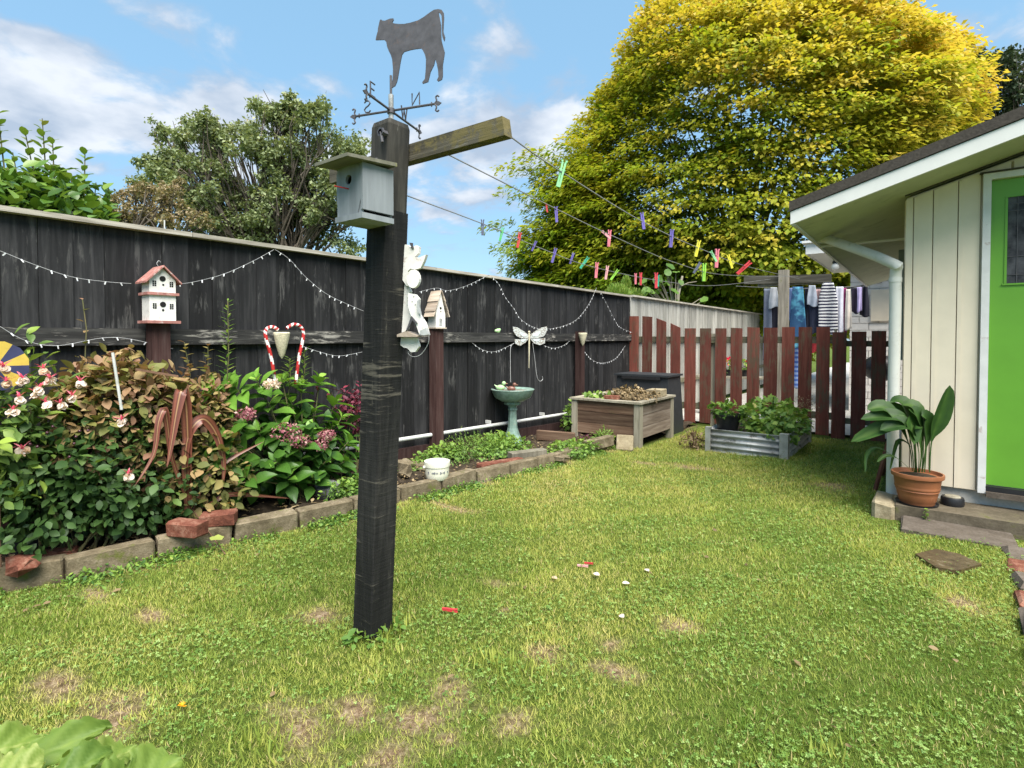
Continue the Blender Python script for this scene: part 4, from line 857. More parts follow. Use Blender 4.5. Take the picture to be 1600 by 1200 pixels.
b = MB(); xs_ = [HX-.002, HX+1.0]
pts = [(x_, HY-.006, rz_(x_, zw_b-.0)+.0) for x_ in np.linspace(HX, RX, 6)]
MB().tube(pts, .006, 6).obj('soffit_bead', M['roof'], hs)
# curved sheet corner where soffit meets side wall
# window on the side wall, seen edge-on
wy = 6.3; MB().box(HX-.075, HX-.002, wy, wy+.10, 1.08, 2.12).obj('window_frame', M['sage'], hs); MB().box(HX-.075, HX-.002, wy+.9, wy+1.0, 1.08, 2.12).obj('window_frame', M['sage'], hs)
MB().box(HX-.06, HX-.002, wy+.102, wy+.898, 1.08, 1.14).obj('window_sill', M['white'], hs); MB().box(HX-.03, HX-.008, wy+.102, wy+.898, 1.142, 2.10).obj('window_pane', M['glass'], hs)
# downpipe
dY = HY-.02; gx = XE+.045
s1 = aX(1280, 366, gx); pA = Vector((gx, s1.y, zw_b+.005)); p1 = Vector((gx, s1.y, s1.z)); pe = aY(1397, 412, dY); pd = aY(1399, 437, dY); pz = aY(1392, 775, dY)
MB().tube(smooth_path([pA, p1, p1+Vector((.03, -.02, -.035)), Vector((pe.x-.03, dY, pe.z+.015)), Vector((pd.x, dY, pd.z)), Vector((pd.x, dY, .9)), Vector((pd.x, dY, -.05))], 5), .040, 16).obj('downpipe', M['downpipe'], hs, smooth=True)
for zz in (pd.z-.02, .62): MB().tube([(pd.x, dY, zz), (pd.x, dY, zz+.035)], .044, 16).obj('pipe_collar', M['downpipe'], hs, smooth=True)
MB().box(pd.x+.035, HX+.02, dY-.01, dY+.03, .625, .645).obj('pipe_bracket', M['downpipe'], hs)
MB().box(XE+.031, HX-.002, 6.0, 6.05, zw_b-.005, zw_b+.010).obj('eave_strut', M['white'], hs)
# step, slab, edge stones
sf = G(1397, 812).y; st = aY(1402, 789, sf).z
bl = jitter_box(G(1362, 806).x, aY(1399, 800, sf).x-.004, sf-.01, HY-.02, -.1, st+.006, .006, .022).obj('step_block', M['blond_stone'], loc=(-.28, sf, st)); tag(bl, 'tan stone block at the left end of the doorstep', 'stone block')
sb = MB().box(aY(1399, 800, sf).x, 3.2, sf, HY+.028, -.12, st).obj('door_step', M['concrete'], loc=(.4, sf, st)); tag(sb, 'mossy concrete doorstep running below the cream wall', 'step')
lf = G(1406, 832).y
sl = jitter_box(G(1406, 832).x, .46, lf, sf-.004, -.1, gz(lf)+.035, .004, .01).obj('stone_slab', M['slab'], loc=(.1, lf, 0)); tag(sl, 'dark stone slab laid in front of the doorstep', 'slab')
ds = thing('drain_cover', 'brown wet looking slab sunk flush in the lawn before the doorstep', 'ground slab', G(1480, 880))
pc = [G(1430, 872), G(1462, 864), G(1500, 872), G(1534, 888), G(1496, 899), G(1462, 893)]
mwet = MT('wet_brown_stone'); n_ = mwet.noise(16, 7); mwet.col(mwet.ramp(n_, ((.35, (.035, .022, .010)), (.6, (.08, .055, .025)), (.72, (.2, .17, .12)))), .45, .5); mwet.bump(n_, .5, .01)
MB().plate([p_+Vector((0, 0, .016)) for p_ in pc], (0, 0, 1), .02).obj('slab_face', mwet.m, ds)
es = thing('edging_stones', 'rough brown stones in a row at the right edge of the lawn', 'edging', G(1590, 900))
for i, (a, c_, wd) in enumerate([(1585, 872, .2), (1592, 893, .2), (1602, 916, .22), (1610, 945, .24), (1622, 985, .26), (1640, 1040, .28)]):
    g = G(a, c_); jb = jitter_box(-.05, .32, -.105, .10, -.05, .045+random.uniform(-.01, .015), .014, .022); o = put(jb.mesh('edging_stone', M['brick'] if i % 2 else M['slab']), 'edging_stone', es, loc=g); o.rotation_euler.z = random.uniform(-.1, .1)+.1

# potted plant
pc_ = G(1433, 806, st+.0)
PC = Vector((aY(1434, 700, 4.97).x, 4.97, st)); 
fdp = (PC-CAM).dot(_fw); rrim = 34/FPX*fdp; hpot = aY(1434, 738, 4.97).z-st
po = thing('potted_plant', 'dark green aspidistra in a terracotta pot on the doorstep', 'potted plant', PC)
MB().lathe([(rrim*.76, 0), (rrim*.76, .008), (rrim*.82, .014), (rrim*.8, .004)], PC, 32).obj('saucer', M['black_rubber'], po, smooth=True)
pf_ = [(rrim*.66, .008), (rrim*.70, .03)]+[(rrim*(.72+.20*t_), hpot*(.15+.67*t_)) for t_ in (0, .25, .42)]+[(rrim*(.72+.20*t_)+(.004 if int(t_*100) % 2 else 0), hpot*(.15+.67*t_)) for t_ in (.45, .5, .55, .61, .66, .7)]+[(rrim*.90, hpot*.82), (rrim*.91, hpot*.86), (rrim, hpot*.88), (rrim*1.01, hpot*.94), (rrim, hpot), (rrim*.93, hpot), (rrim*.90, hpot*.9), (rrim*.5, hpot*.89), (.001, hpot*.89)]
MB().lathe(pf_, PC, 36).obj('pot', M['terracotta'], po, smooth=True)
MB().lathe([(rrim*.88, hpot*.895), (.0005, hpot*.90)], PC, 20).obj('potting_soil', M['soil'], po)
def strap(root, name, pts, wmax, mat, fold=.25, prof=None, attr='tint', tint=None, nrm=None, n=5):
    P = smooth_path(pts, n); m = len(P); V = []; A = []; prof = prof or (lambda t: math.sin(pi*min(1, t*.93+.05))**.7)
    side = None
    for i, p in enumerate(P):
        t = (P[min(i+1, m-1)]-P[max(i-1, 0)]).normalized()
        ref = Vector(nrm) if nrm is not None else Vector((0, 0, 1))
        s = t.cross(ref); 
        if s.length < .15: s = side if side else t.orthogonal()
        s = s.normalized()
        if side is not None and s.dot(side) < 0: s = -s
        side = s; up_ = s.cross(t).normalized(); w_ = wmax*prof(i/(m-1))/2
        for k_, u in ((-1, 0), (-.5, .25), (0, .5), (.5, .75), (1, 1)): V.append(p+s*w_*k_+up_*(abs(k_)*w_*fold)); A.append(u if attr == 'across' else (tint if tint is not None else .5)+(.38 if u == .5 else (-.10 if u in (.25, .75) else .08))+.10*math.sin(i*2.1+k_*3))
    F = [(i*5+j, i*5+j+1, (i+1)*5+j+1, (i+1)*5+j) for i in range(m-1) for j in range(4)]
    me = rawmesh(name, arr([v-ORG[root] for v in V]), arr(F).astype(int), mat, arr(A), attr); me.polygons.foreach_set('use_smooth', [True]*len(F))
    o = put(me, name, root); return o
def pp(a, c_, dy=0): return aY(a, c_, PC.y+dy)
AL_ = [([(1425, 736), (1418, 690), (1385, 640), (1355, 640)], -.10), ([(1428, 738), (1420, 680), (1400, 652), (1345, 655)], -.14), ([(1430, 736), (1425, 680), (1405, 645), (1373, 632)], .0), ([(1432, 738), (1425, 670), (1400, 662), (1330, 690)], -.15),
       ([(1430, 738), (1428, 680), (1412, 632), (1390, 628)], .05), ([(1436, 738), (1440, 690), (1430, 640), (1410, 632)], .02), ([(1440, 738), (1446, 700), (1448, 660), (1438, 640)], .05), ([(1436, 738), (1438, 700), (1425, 662), (1428, 695)], -.12),
       ([(1428, 738), (1400, 715), (1370, 700), (1353, 712), (1352, 738)], -.12), ([(1425, 738), (1405, 718), (1385, 712), (1370, 722)], -.1), ([(1452, 738), (1455, 690), (1468, 650), (1484, 602)], .0), ([(1440, 738), (1442, 680), (1432, 650), (1420, 640)], -.05),
       ([(1434, 738), (1434, 700), (1415, 665), (1375, 672)], -.17), ([(1444, 738), (1447, 690), (1446, 655), (1440, 650)], -.04), ([(1430, 738), (1424, 700), (1402, 690), (1390, 735)], -.02)]
for i, (pts, dy) in enumerate(AL_):
    n_ = len(pts); P3 = [pp(a, c_, dy*(j/(n_-1))) for j, (a, c_) in enumerate(pts)]
    strap(po, 'leaf', P3, .125 if i not in (8, 9, 14) else .03, M['l_pot'] if i not in (8,) else M['l_pot'], .45, lambda t: (.10 if t < .38 else .10+.9*math.sin(pi*min(1, (t-.38)/.62))**.75)*(1 if t < .98 else .2), tint=.25+.5*random.random(), nrm=(_fw.x*-.6+.2, _fw.y*-.6, .75))
tin = thing('black_tin', 'black round tin standing on the step beside the terracotta pot', 'tin', aY(1488, 790, 5.08)); tin.location.z = st; ORG[tin] = Vector(tin.location)
TL = Vector(tin.location); MB().lathe([(.066, 0), (.07, .01), (.069, .05), (.064, .06), (.001, .06)], TL, 24).obj('tin_body', M['black_rubber'], tin, smooth=True); MB().lathe([(.05, .061), (.045, .068), (.001, .070)], TL, 24).obj('tin_lid', M['raw_post'], tin, smooth=True)
sw = thing('folding_stool', 'reddish timber folding stool legs leaning behind the downpipe', 'stool', G(1370, 768)); g0 = G(1367, 768); g1 = G(1380, 762)
MB().bar(g0, aY(1388, 690, g0.y+.08), .03, .02).obj('leg', M['brownwood'], sw); MB().bar(G(1378, 745), aY(1396, 690, g0.y+.15), .03, .02).obj('leg', M['brownwood'], sw); MB().bar(aY(1388, 690, g0.y+.08), aY(1396, 690, g0.y+.15), .03, .02).obj('seat_rail', M['brownwood'], sw)
# weed at the step
ws = thing('step_weed', 'small green weed growing at the foot of the doorstep', 'weed', G(1445, 820)); wp = G(1446, 822)
MB().tube([wp, wp+Vector((.0, 0, .12))], .003, 5).obj('stem', M['stem'], ws); n = 26; t_ = RNG.random(n); az = RNG.uniform(0, 2*pi, n)
leaf_parts(ws, 'leaf', T_OV, M['l_herb'], np.stack([wp.x+0*t_, wp.y+0*t_, wp.z+t_*.12], 1), np.stack([np.cos(az), np.sin(az), .4+0*az], 1), np.tile([0, 0, 1.], (n, 1)), .035-.012*t_, .3+.4*t_, 'weed')

# ================================================================== NEIGHBOUR'S WHITE BRICK BUILDING
NY = 13.4; nb = thing('brick_outbuilding', 'white painted brick building behind the washing line', 'building', (0, NY, gz(NY)))
nx0 = aY(1329, 450, NY).x; nz = aY(1329, 397, NY).z
MB().box(nx0+.01, 5, NY+.012, NY+3, gz(NY)-.1, nz+.02).obj('wall', M['mortar'], nb)
bm_ = MB().box(0, .325, -.012, .01, 0, .13).mesh('brick', M['white_brick']); half = MB().box(0, .155, -.012, .01, 0, .13).mesh('brick', M['white_brick'])
z = gz(NY); r = 0
while z < nz-.05:
    x = nx0
    if r % 2: put(half, 'brick', nb, loc=(x, NY, z+.006)); x += .17
    while x < nx0+1.4: put(bm_, 'brick', nb, loc=(x, NY+random.uniform(-.002, .002), z+.006)); x += .34
    z += .142; r += 1
e0 = aY(1261, 381, NY-.9); e1_ = aY(1262, 396, NY-.9)
MB().box(e0.x, 5, NY-.9, NY+3.3, e1_.z+.0, e1_.z+.04).obj('soffit', M['white'], nb)
MB().box(e0.x-.02, 5, NY-.93, NY-.902, e1_.z-.02, e0.z).obj('fascia', M['white'], nb); MB().box(e0.x-.02, e0.x-.002, NY-.9, NY+3.3, e1_.z-.02, e0.z).obj('fascia', M['white'], nb)
MB().box(e0.x-.08, 5, NY-1.0, NY+3.4, e0.z+.002, e0.z+.05).obj('roof', M['white'], nb)
mb_ = [aY(1361, 453, NY-.08), aY(1391, 501, NY-.08)]; MB().box(mb_[0].x, mb_[1].x, NY-.08, NY-.013, mb_[1].z, mb_[0].z).obj('meter_box', M['cream'], nb)
lb = aY(1305, 417, NY-.7); lz = e1_.z
bl = thing('light_bulb', 'bare glass light bulb hanging under the white eave', 'light', (lb.x, lb.y, lz))
MB().tube([(lb.x, lb.y, lz), (lb.x, lb.y, lb.z+.13)], .02, 8).lathe([(.05, 0), (.055, .03), (.03, .07)], (lb.x, lb.y, lb.z+.07), 12).obj('lamp_holder', M['black_rubber'], bl); MB().ball(lb, .075, 14, 10).obj('globe', plain('frosted_glass', (.62, .6, .55), .15, .6), bl, smooth=True)
# washing
WY = 11.75
wr0 = aY(1150, 447, WY); wr1 = aY(1345, 447, WY)
wl = MB().tube(smooth_path([wr0, aY(1250, 451, WY), wr1], 6), .004, 5).obj('washing_line', M['rope'], loc=wr0); tag(wl, 'thin line behind the far post carrying the washing', 'clothes line')
ar = MB().tube([aY(1312, 452, WY), aY(1377, 441, NY-.03)], .014, 6).tube([aY(1333, 418, NY-.5), aY(1352, 411, NY-.5)], .008, 5).obj('airing_rod', M['black_rubber'], loc=aY(1345, 447, WY)); tag(ar, 'black metal rod bracket fixed to the white brick wall', 'rod')
def cloth(label, cat, x0, x1, t0, b0, c, shape='rect', c2=None, stripes=0, dy=0.0, fold=.010):
    Y = WY+dy; ctr = aY((x0+x1)/2, t0, Y)
    nxx, nzz = 14, 26; V = []; 
    for k in range(nzz+1):
        v = k/nzz
        for i in range(nxx+1):
            u = i/nxx
            if shape == 'trouser': wd = lerp(.75, 1.0, v); uu = .5+(u-.5)*wd
            elif shape == 'taper': uu = .5+(u-.5)*lerp(.62, 1, min(1, v*1.5))
            elif shape == 'hood': uu = .5+(u-.5)*(.55+.45*min(1, v*3)) if v < .33 else u
            else: uu = .5+(u-.5)*(1-.08*math.sin(v*3))
            p = aY(lerp(x0, x1, uu), lerp(t0, b0, v)+2.0*math.sin(u*5+x0)*v, Y)
            V.append((p.x, p.y+fold*math.sin(u*8+x0+v*1.5)*(.4+v), p.z))
    F = [(k*(nxx+1)+i, k*(nxx+1)+i+1, (k+1)*(nxx+1)+i+1, (k+1)*(nxx+1)+i) for k in range(nzz) for i in range(nxx)]
    m = MT('cloth_'+cat.replace(' ', '_')); n_ = m.noise(10, 4)
    base = m.ramp(n_, ((.35, tuple(q*.8 for q in c)), (.65, c)))
    if c2:
        if stripes:
            sp_ = m.n.new('ShaderNodeSeparateXYZ'); m.l.new(m.tc.outputs['Object'], sp_.inputs[0]); f = m.math('GREATER_THAN', m.math('FRACT', m.math('MULTIPLY', m.math('ADD', sp_.outputs[2], m.math('MULTIPLY', m.noise(2, 2), .04)), stripes)), .5); base = m.mix(f, c, c2)
        else: base = m.mix(m.ramp(m.noise(4, 3), ((.5, (0, 0, 0)), (.62, (1, 1, 1)))), base, c2)
    m.col(base, .9, .1)
    me = rawmesh('garment', arr(V)-arr(ctr), arr(F).astype(int), m.m); me.polygons.foreach_set('use_smooth', [True]*len(F))
    o = put(me, {'trousers': 'trousers', 'shirt': 'shirt', 'dress': 'dress', 'top': 'top', 'towel': 'towel'}.get(cat, 'garment')); o.location = ctr
    sm = o.modifiers.new('thickness', 'SOLIDIFY'); sm.thickness = .006
    tag(o, label, cat, 'washing hung on the line')
cloth('grey-blue trousers at the left end of the washing', 'trousers', 1192, 1207, 451, 565, (.13, .15, .20), 'trouser')
cloth('pale grey shirt half behind the far post', 'shirt', 1201, 1217, 449, 481, (.42, .44, .48), 'taper', dy=-.03)
cloth('black shorts below the pale grey shirt', 'shorts', 1202, 1217, 478, 520, (.02, .02, .03), dy=.03)
cloth('light blue shirt just right of the far post', 'shirt', 1230, 1238, 450, 500, (.16, .24, .48), dy=.05)
cloth('blue tie-dyed dress hanging right of the far post', 'dress', 1233, 1260, 448, 545, (.035, .09, .19), 'taper', (.10, .32, .45))
cloth('black top hanging beside the blue dress', 'top', 1257, 1267, 449, 512, (.02, .022, .035), dy=.04)
cloth('pale grey-blue shirt over dark trousers', 'shirt', 1261, 1277, 446, 478, (.38, .42, .50), 'taper', dy=-.02)
cloth('dark trousers under the pale grey-blue shirt', 'trousers', 1264, 1279, 474, 522, (.03, .035, .06), dy=.02)
cloth('dusty pink cloth left of the striped hoodie', 'cloth', 1275, 1284, 452, 530, (.40, .26, .27), dy=.06)
cloth('navy and white striped hooded top', 'hooded top', 1279, 1309, 441, 522, (.025, .025, .05), 'hood', (.55, .55, .56), 17, -.04, .015)
cloth('white top right of the striped hoodie', 'top', 1306, 1318, 448, 520, (.60, .60, .68))
cloth('magenta cloth edge behind the white top', 'cloth', 1316, 1323, 450, 520, (.22, .04, .12), dy=.04)
cloth('cream top between magenta cloth and black vest', 'top', 1320, 1331, 452, 515, (.62, .56, .50), 'taper')
cloth('black vest with pink edge near the rod', 'vest', 1330, 1341, 450, 489, (.025, .02, .035), dy=.02)
cloth('lilac sock-like top near the rod end', 'top', 1339, 1347, 449, 487, (.42, .36, .58), dy=-.02)
cloth('black bundled garment at the right end of the washing', 'garment', 1343, 1358, 447, 494, (.02, .02, .03), 'taper', dy=.02, fold=.03)
cloth('blue checked towel seen low between the pickets', 'towel', 1236, 1250, 530, 605, (.08, .16, .48), c2=(.3, .42, .7), stripes=11, dy=.3)
cloth('red cloth low behind the pickets', 'cloth', 1262, 1276, 533, 550, (.55, .06, .07), dy=.3)
# barbecue and flower pots beyond the pickets
bp = aY(1376, 575, 11.9); bq = thing('kettle_barbecue', 'black kettle barbecue behind the last two pickets', 'barbecue', (bp.x, bp.y, gz(11.9)))
MB().ball((bp.x, bp.y, bp.z), .30, 18, 10, (1, 1, .8)).obj('kettle', M['black_rubber'], bq, smooth=True)
for k in range(3): a_ = 2*pi*k/3; MB().tube([(bp.x+.15*math.cos(a_), bp.y+.15*math.sin(a_), bp.z-.18), (bp.x+.28*math.cos(a_), bp.y+.28*math.sin(a_), gz(11.9))], .013, 6).obj('leg', M['zinc'], bq)
be = aY(1150, 588, 10.6); bc = thing('garden_bench', 'low weathered bench seen through the picket gaps', 'bench', (be.x, 10.6, gz(10.6)))
x0, x1 = aY(1090, 588, 10.6).x, aY(1190, 588, 10.6).x
MB().box(x0, x1, 10.5, 10.85, be.z-.04, be.z).obj('seat', M['raw_post'], bc)
for x_ in (x0+.08, x1-.12):
    MB().box(x_, x_+.05, 10.52, 10.8, gz(10.6), be.z-.041).obj('leg', M['raw_post'], bc)
for i, (a, lab) in enumerate(((1138, 'pot of red flowers on the bench, left one of two'), (1163, 'pot of red flowers on the bench, right one of two'))):
    p = aY(a, 588, 10.65); p.z = be.z; r_ = thing('flower_pot', lab, 'flower pot', p, 'red flower pots on the bench')
    MB().lathe([(.05, 0), (.07, .12), (.062, .12), (.001, .10)], p, 16).obj('pot', M['black_rubber'], r_, smooth=True)
    bush(r_, 30, 90, (p.x, p.y, p.z+.2), (.11, .11, .10), .05, T_OV, M['l_herb'], 'herb'); n = 14; P, d, r = shell((p.x, p.y, p.z+.26), (.09, .09, .06), n)
    leaf_parts(r_, 'petal', T_RD, plain('crimson_petal', (.55, .01, .04), .6), P, d, rdir(n), .05, .5, 'crim%d' % i)

# ================================================================== PLANTER BOX AND BIN
bp0 = G(1000, 700); px0 = aY(893, 640, bp0.y).x; px1 = bp0.x; py0 = bp0.y; pyb = py0+1.12; ptz = aY(1000, 629, py0-.02).z; pbz = gz(py0)
pl = thing('timber_planter', 'weathered raised timber planter box on square posts at the end of the bed', 'planter', ((px0+px1)/2, (py0+pyb)/2, pbz))
pw = .085
for x_, y_ in ((px0, py0), (px1-pw, py0), (px1-pw, pyb-pw), (px0, pyb-pw)): MB().box(x_, x_+pw, y_, y_+pw, pbz-.05, ptz-.028).obj('corner_post', M['raw_post'], pl)
hpl = (ptz-.03-(pbz+.10))/3
for k in range(3):
    z0 = pbz+.10+k*hpl
    MB().box(px0+pw, px1-pw, py0+.02, py0+.05, z0+.003, z0+hpl-.003).obj('plank', M['raw_brown'], pl); MB().box(px1-.045, px1-.015, py0+pw, pyb-pw, z0+.003, z0+hpl-.003).obj('plank', wood('side_plank', (.09, .065, .05), (.20, .155, .12), (.36, .31, .26), 1, 8), pl)
    MB().box(px0+.015, px0+.045, py0+pw, pyb-pw, z0+.003, z0+hpl-.003).obj('plank', M['raw_brown'], pl)
    MB().box(px0+pw, px1-pw, pyb-.05, pyb-.02, z0+.003, z0+hpl-.003).obj('plank', M['raw_brown'], pl)
o_ = .02
MB().box(px0-o_, px1+o_, py0-o_, py0+.09, ptz-.027, ptz).obj('top_frame', M['raw_post'], pl); MB().box(px0-o_, px1+o_, pyb-.09, pyb+o_, ptz-.027, ptz).obj('top_frame', M['raw_post'], pl)
MB().box(px1-.09, px1+o_, py0+.0905, pyb-.0905, ptz-.027, ptz-.001).obj('top_frame', M['raw_post'], pl); MB().box(px0-o_, px0+.09, py0+.0905, pyb-.0905, ptz-.027, ptz-.001).obj('top_frame', M['raw_post'], pl)
MB().box(px0+.05, px1-.05, py0+.055, pyb-.055, ptz-.12, ptz-.05).obj('planter_soil', M['soil'], pl)
g = aY(958, 622, py0+.13); blockthing('small_brick', 'small red brick lying in the timber planter', 'brick', 0, 0, 0, (.19, .09, .05), .15, M['brick'], depthless=Vector((g.x, py0+.10, ptz-.0)))
g = aY(1027, 618, pyb-.35); blockthing('sandstone_block', 'pale sandstone block sitting on the corner of the timber planter', 'stone block', 0, 0, 0, (.21, .26, .10), .05, M['blond_stone'], depthless=Vector((px1-.12, pyb-.33, ptz)))
dp = thing('dead_plant', 'withered brown plant in the timber planter', 'plant', (px0+.6, py0+.5, ptz-.05)); cdp = aY(985, 603, py0+.45)
bush(dp, 60, 900, (cdp.x, cdp.y, ptz+.03), (.38, .28, .11), .045, T_OV, M['l_dry'], 'dry', 3, .2, .4, zmin=ptz-.05)
pg_ = thing('planter_seedlings', 'pale green seedlings at the left of the timber planter', 'plant', (px0+.2, py0+.3, ptz-.05))
bush(pg_, 40, 80, (px0+.28, py0+.25, ptz-.01), (.2, .15, .06), .06, T_OV, M['l_herb'], 'herb', zmin=ptz-.04)
# compost bin
bn = thing('compost_bin', 'dark grey plastic compost bin behind the timber planter', 'bin', (-3.2, 8.2, gz(8.2)))
by0 = pyb+.12; bz = aY(1050, 587, by0).z; bxx1 = aY(1043, 600, by0).x; by1 = min(8.85, bxx1/(ray(1064, 600).x/ray(1064, 600).y)); bxx0 = bxx1-.80; bzz = gz(8)
MB().hexa([(bxx0-.03, by0-.03, bzz), (bxx1+.05, by0-.03, bzz), (bxx1+.05, by1, bzz), (bxx0-.03, by1, bzz), (bxx0, by0+.01, bz-.03), (bxx1, by0+.01, bz-.03), (bxx1, by1-.03, bz-.03), (bxx0, by1-.03, bz-.03)]).obj('bin_body', M['bin'], bn)
for k in range(3):
    z0 = bzz+.2+.2*k; MB().box(bxx0+.05, bxx1-.05, by0-.03+.0133*k*.5-.012, by0-.01+.012*k, z0, z0+.035).obj('vent_rib', M['bin'], bn)
MB().box(bxx0-.03, bxx1+.03, by0-.03, by1, bz-.028, bz).obj('bin_lid', M['bin'], bn)
MB().box(bxx0+.1, bxx1-.1, by0-.036, by0+.0, bz-.07, bz-.03).obj('lid_handle', M['black_rubber'], bn)

# ================================================================== CORRUGATED BED
cL = G(1097, 706); cC = G(1234, 718); cy0 = (cL.y+cC.y)/2; cx0, cx1 = cL.x, cC.x; cy1 = cy0+1.55; cz = gz(cy0); ch_ = aY(1097, 667, cy0).z-cz
cb_ = thing('corrugated_bed', 'low raised bed of corrugated galvanised steel with square corner posts', 'raised bed', ((cx0+cx1)/2, (cy0+cy1)/2, cz))
def corr(x0, y0, x1, y1, nx, ny, name='corrugated_panel'):
    V = []; K = 40; w_ = 4.0
    for k in range(K+1):
        v = k/K; off_ = .014*math.cos(v*w_*2*pi)
        for (x_, y_) in ((x0, y0), (x1, y1)): V.append((x_+nx*off_, y_+ny*off_, cz-.01+v*(ch_-.005)))
    F = [(2*k, 2*k+1, 2*k+3, 2*k+2) for k in range(K)]
    me = rawmesh(name, arr([Vector(v)-ORG[cb_] for v in V]), arr(F).astype(int), M['zinc']); me.polygons.foreach_set('use_smooth', [True]*K)
    o = put(me, name, cb_); sm = o.modifiers.new('thickness', 'SOLIDIFY'); sm.thickness = .003
M['zinc_post'] = plain('dull_steel_post', (.32, .32, .29), .6, .4, .25, 9, .15, dirt=(.14, .13, .06), dcov=.58)
corr(cx0+.06, cy0+.03, cx1-.09, cy0+.03, 0, -1); corr(cx1-.03, cy0+.09, cx1-.03, cy1-.05, 1, 0); corr(cx0+.03, cy0+.06, cx0+.03, cy1-.05, -1, 0); corr(cx0+.06, cy1-.03, cx1-.06, cy1-.03, 0, 1)
for x_, y_, w_ in ((cx0, cy0, .06), (cx1-.09, cy0-.005, .09), (cx1-.06, cy1-.06, .06), (cx0, cy1-.06, .06)): MB().box(x_, x_+w_, y_, y_+w_, cz-.02, cz+ch_+.006).obj('corner_post', M['zinc_post'], cb_)
MB().box(cx0+.05, cx1-.05, cy0+.05, cy1-.05, cz+.02, cz+ch_-.07).obj('bed_soil', M['soil'], cb_)
bpot = Vector((aY(1137, 660, cy0+.28).x, cy0+.28, cz+ch_-.07)); bt = thing('black_pot', 'round black plastic pot standing in the corrugated bed', 'pot', bpot); zt_ = aY(1137, 649, cy0+.14).z-bpot.z
MB().lathe([(.11, 0), (.15, zt_-.02), (.158, zt_-.015), (.158, zt_), (.148, zt_), (.14, zt_-.03), (.001, zt_-.03)], bpot, 28).obj('pot', M['black_rubber'], bt, smooth=True)
q = thing('strawberry_plants', 'fresh green leafy plants growing out of the black pot', 'plant', bpot+Vector((0, 0, .2)))
bush(q, 50, 120, (bpot.x, bpot.y, bpot.z+zt_+.05), (.20, .16, .09), .07, T_LB, M['l_herb'], 'lobe', 4)
q = thing('strawberry_bed_plants', 'dense lobed green leaves filling the corrugated bed', 'plant', ((cx0+cx1)/2, (cy0+cy1)/2, cz+ch_))
tf = lambda P, d, r: np.clip(.2+.55*RNG.random(len(P))+.12*(r > .9)+.5*(RNG.random(len(P)) < .03), 0, 1)
bush(q, 200, 500, (cx0+.56, cy0+.85, cz+ch_+.04), (.42, .62, .24), .085, T_LB, M['l_herb'], 'lobe', 5, .4, tintf=tf, zmin=cz+ch_-.08)
bush(q, 60, 240, (cx1-.2, cy0+.35, cz+ch_+.03), (.25, .33, .17), .07, T_LB, M['l_herb'], 'lobe', 6, .4, tintf=tf, zmin=cz+ch_-.16)
q = thing('tall_leafy_weed', 'tall upright leafy weed in the corrugated bed with dry heads', 'plant', (cx1-.2, cy0+.4, cz+ch_)); base = Vector((cx1-.27, cy0+.5, cz+ch_-.05))
MB().tube([base, base+Vector((.01, 0, .42))], .006, 5).obj('stem', M['stem'], q); n = 60; t_ = RNG.random(n); az = RNG.uniform(0, 2*pi, n)
leaf_parts(q, 'leaf', T_OV, M['l_herb'], np.stack([base.x+0*t_, base.y+0*t_, base.z+t_*.42], 1), np.stack([np.cos(az), np.sin(az), .3+0*az], 1), np.tile([0, 0, 1.], (n, 1)), .11-.06*t_, .3+.5*t_, 'herb')
q = thing('dry_weed', 'dry brown weed stems at the back right of the corrugated bed', 'plant', (cx1-.1, cy1-.2, cz+ch_)); bush(q, 0, 420, (cx1-.05, cy1-.25, cz+ch_+.12), (.16, .3, .22), .035, T_LN, M['l_dry'], 'd', 7, .2)
q = thing('dry_cutting', 'tangle of dry brown stems left of the corrugated bed', 'plant', G(1085, 700)); gg = G(1085, 700)
b = MB()
for k in range(26):
    a_ = random.uniform(0, 2*pi); r_ = random.uniform(.05, .2); b.tube(smooth_path([gg+Vector((random.gauss(0, .03), random.gauss(0, .05), 0)), gg+Vector((math.cos(a_)*r_*.6, math.sin(a_)*r_*.6, random.uniform(.1, .25))), gg+Vector((math.cos(a_)*r_, math.sin(a_)*r_, random.uniform(.02, .3)))], 4), .0025, 4)
b.obj('stems', M['stake'], q); bush(q, 0, 200, gg+Vector((0, 0, .08)), (.17, .15, .12), .04, T_OV, M['l_dry'], 'dry', 8, .2)

# ================================================================== BIRD BATH
BB = G(801, 694, .05); bbz = BB.z; fdb = (BB-CAM).dot(_fw)
bt = thing('bird_bath', 'verdigris green birdbath bowl on a turned pedestal in the bed', 'birdbath', BB)
rb = 34/FPX*fdb; zr = aD(807, 608, fdb).z-bbz; zn = aD(803, 629, fdb).z-bbz
pro = [(.13, 0), (.13, .03), (.115, .05), (.105, .08), (.085, .12), (.06, .20), (.052, .30), (.048, zn-.10), (.058, zn-.085), (.058, zn-.07), (.05, zn-.06), (.06, zn-.03), (.10, zn-.02), (.105, zn), (.10, zn+.012), (.05, zn+.014)]
MB().lathe(pro, BB, 8).obj('pedestal', M['celadon'], bt)
MB().lathe([(.08, zn+.015), (rb*.5, zn+.018), (rb*.82, zn+.4*(zr-zn)), (rb*.96, zr-.02), (rb, zr), (rb*.98, zr+.006), (rb*.93, zr), (rb*.75, zr-.028), (.001, zr-.035)], BB, 40).obj('bowl', M['celadon'], bt, smooth=True)
MB().lathe([(rb*.82, zr-.018), (.001, zr-.017)], BB, 36).obj('water', M['bath_in'], bt)
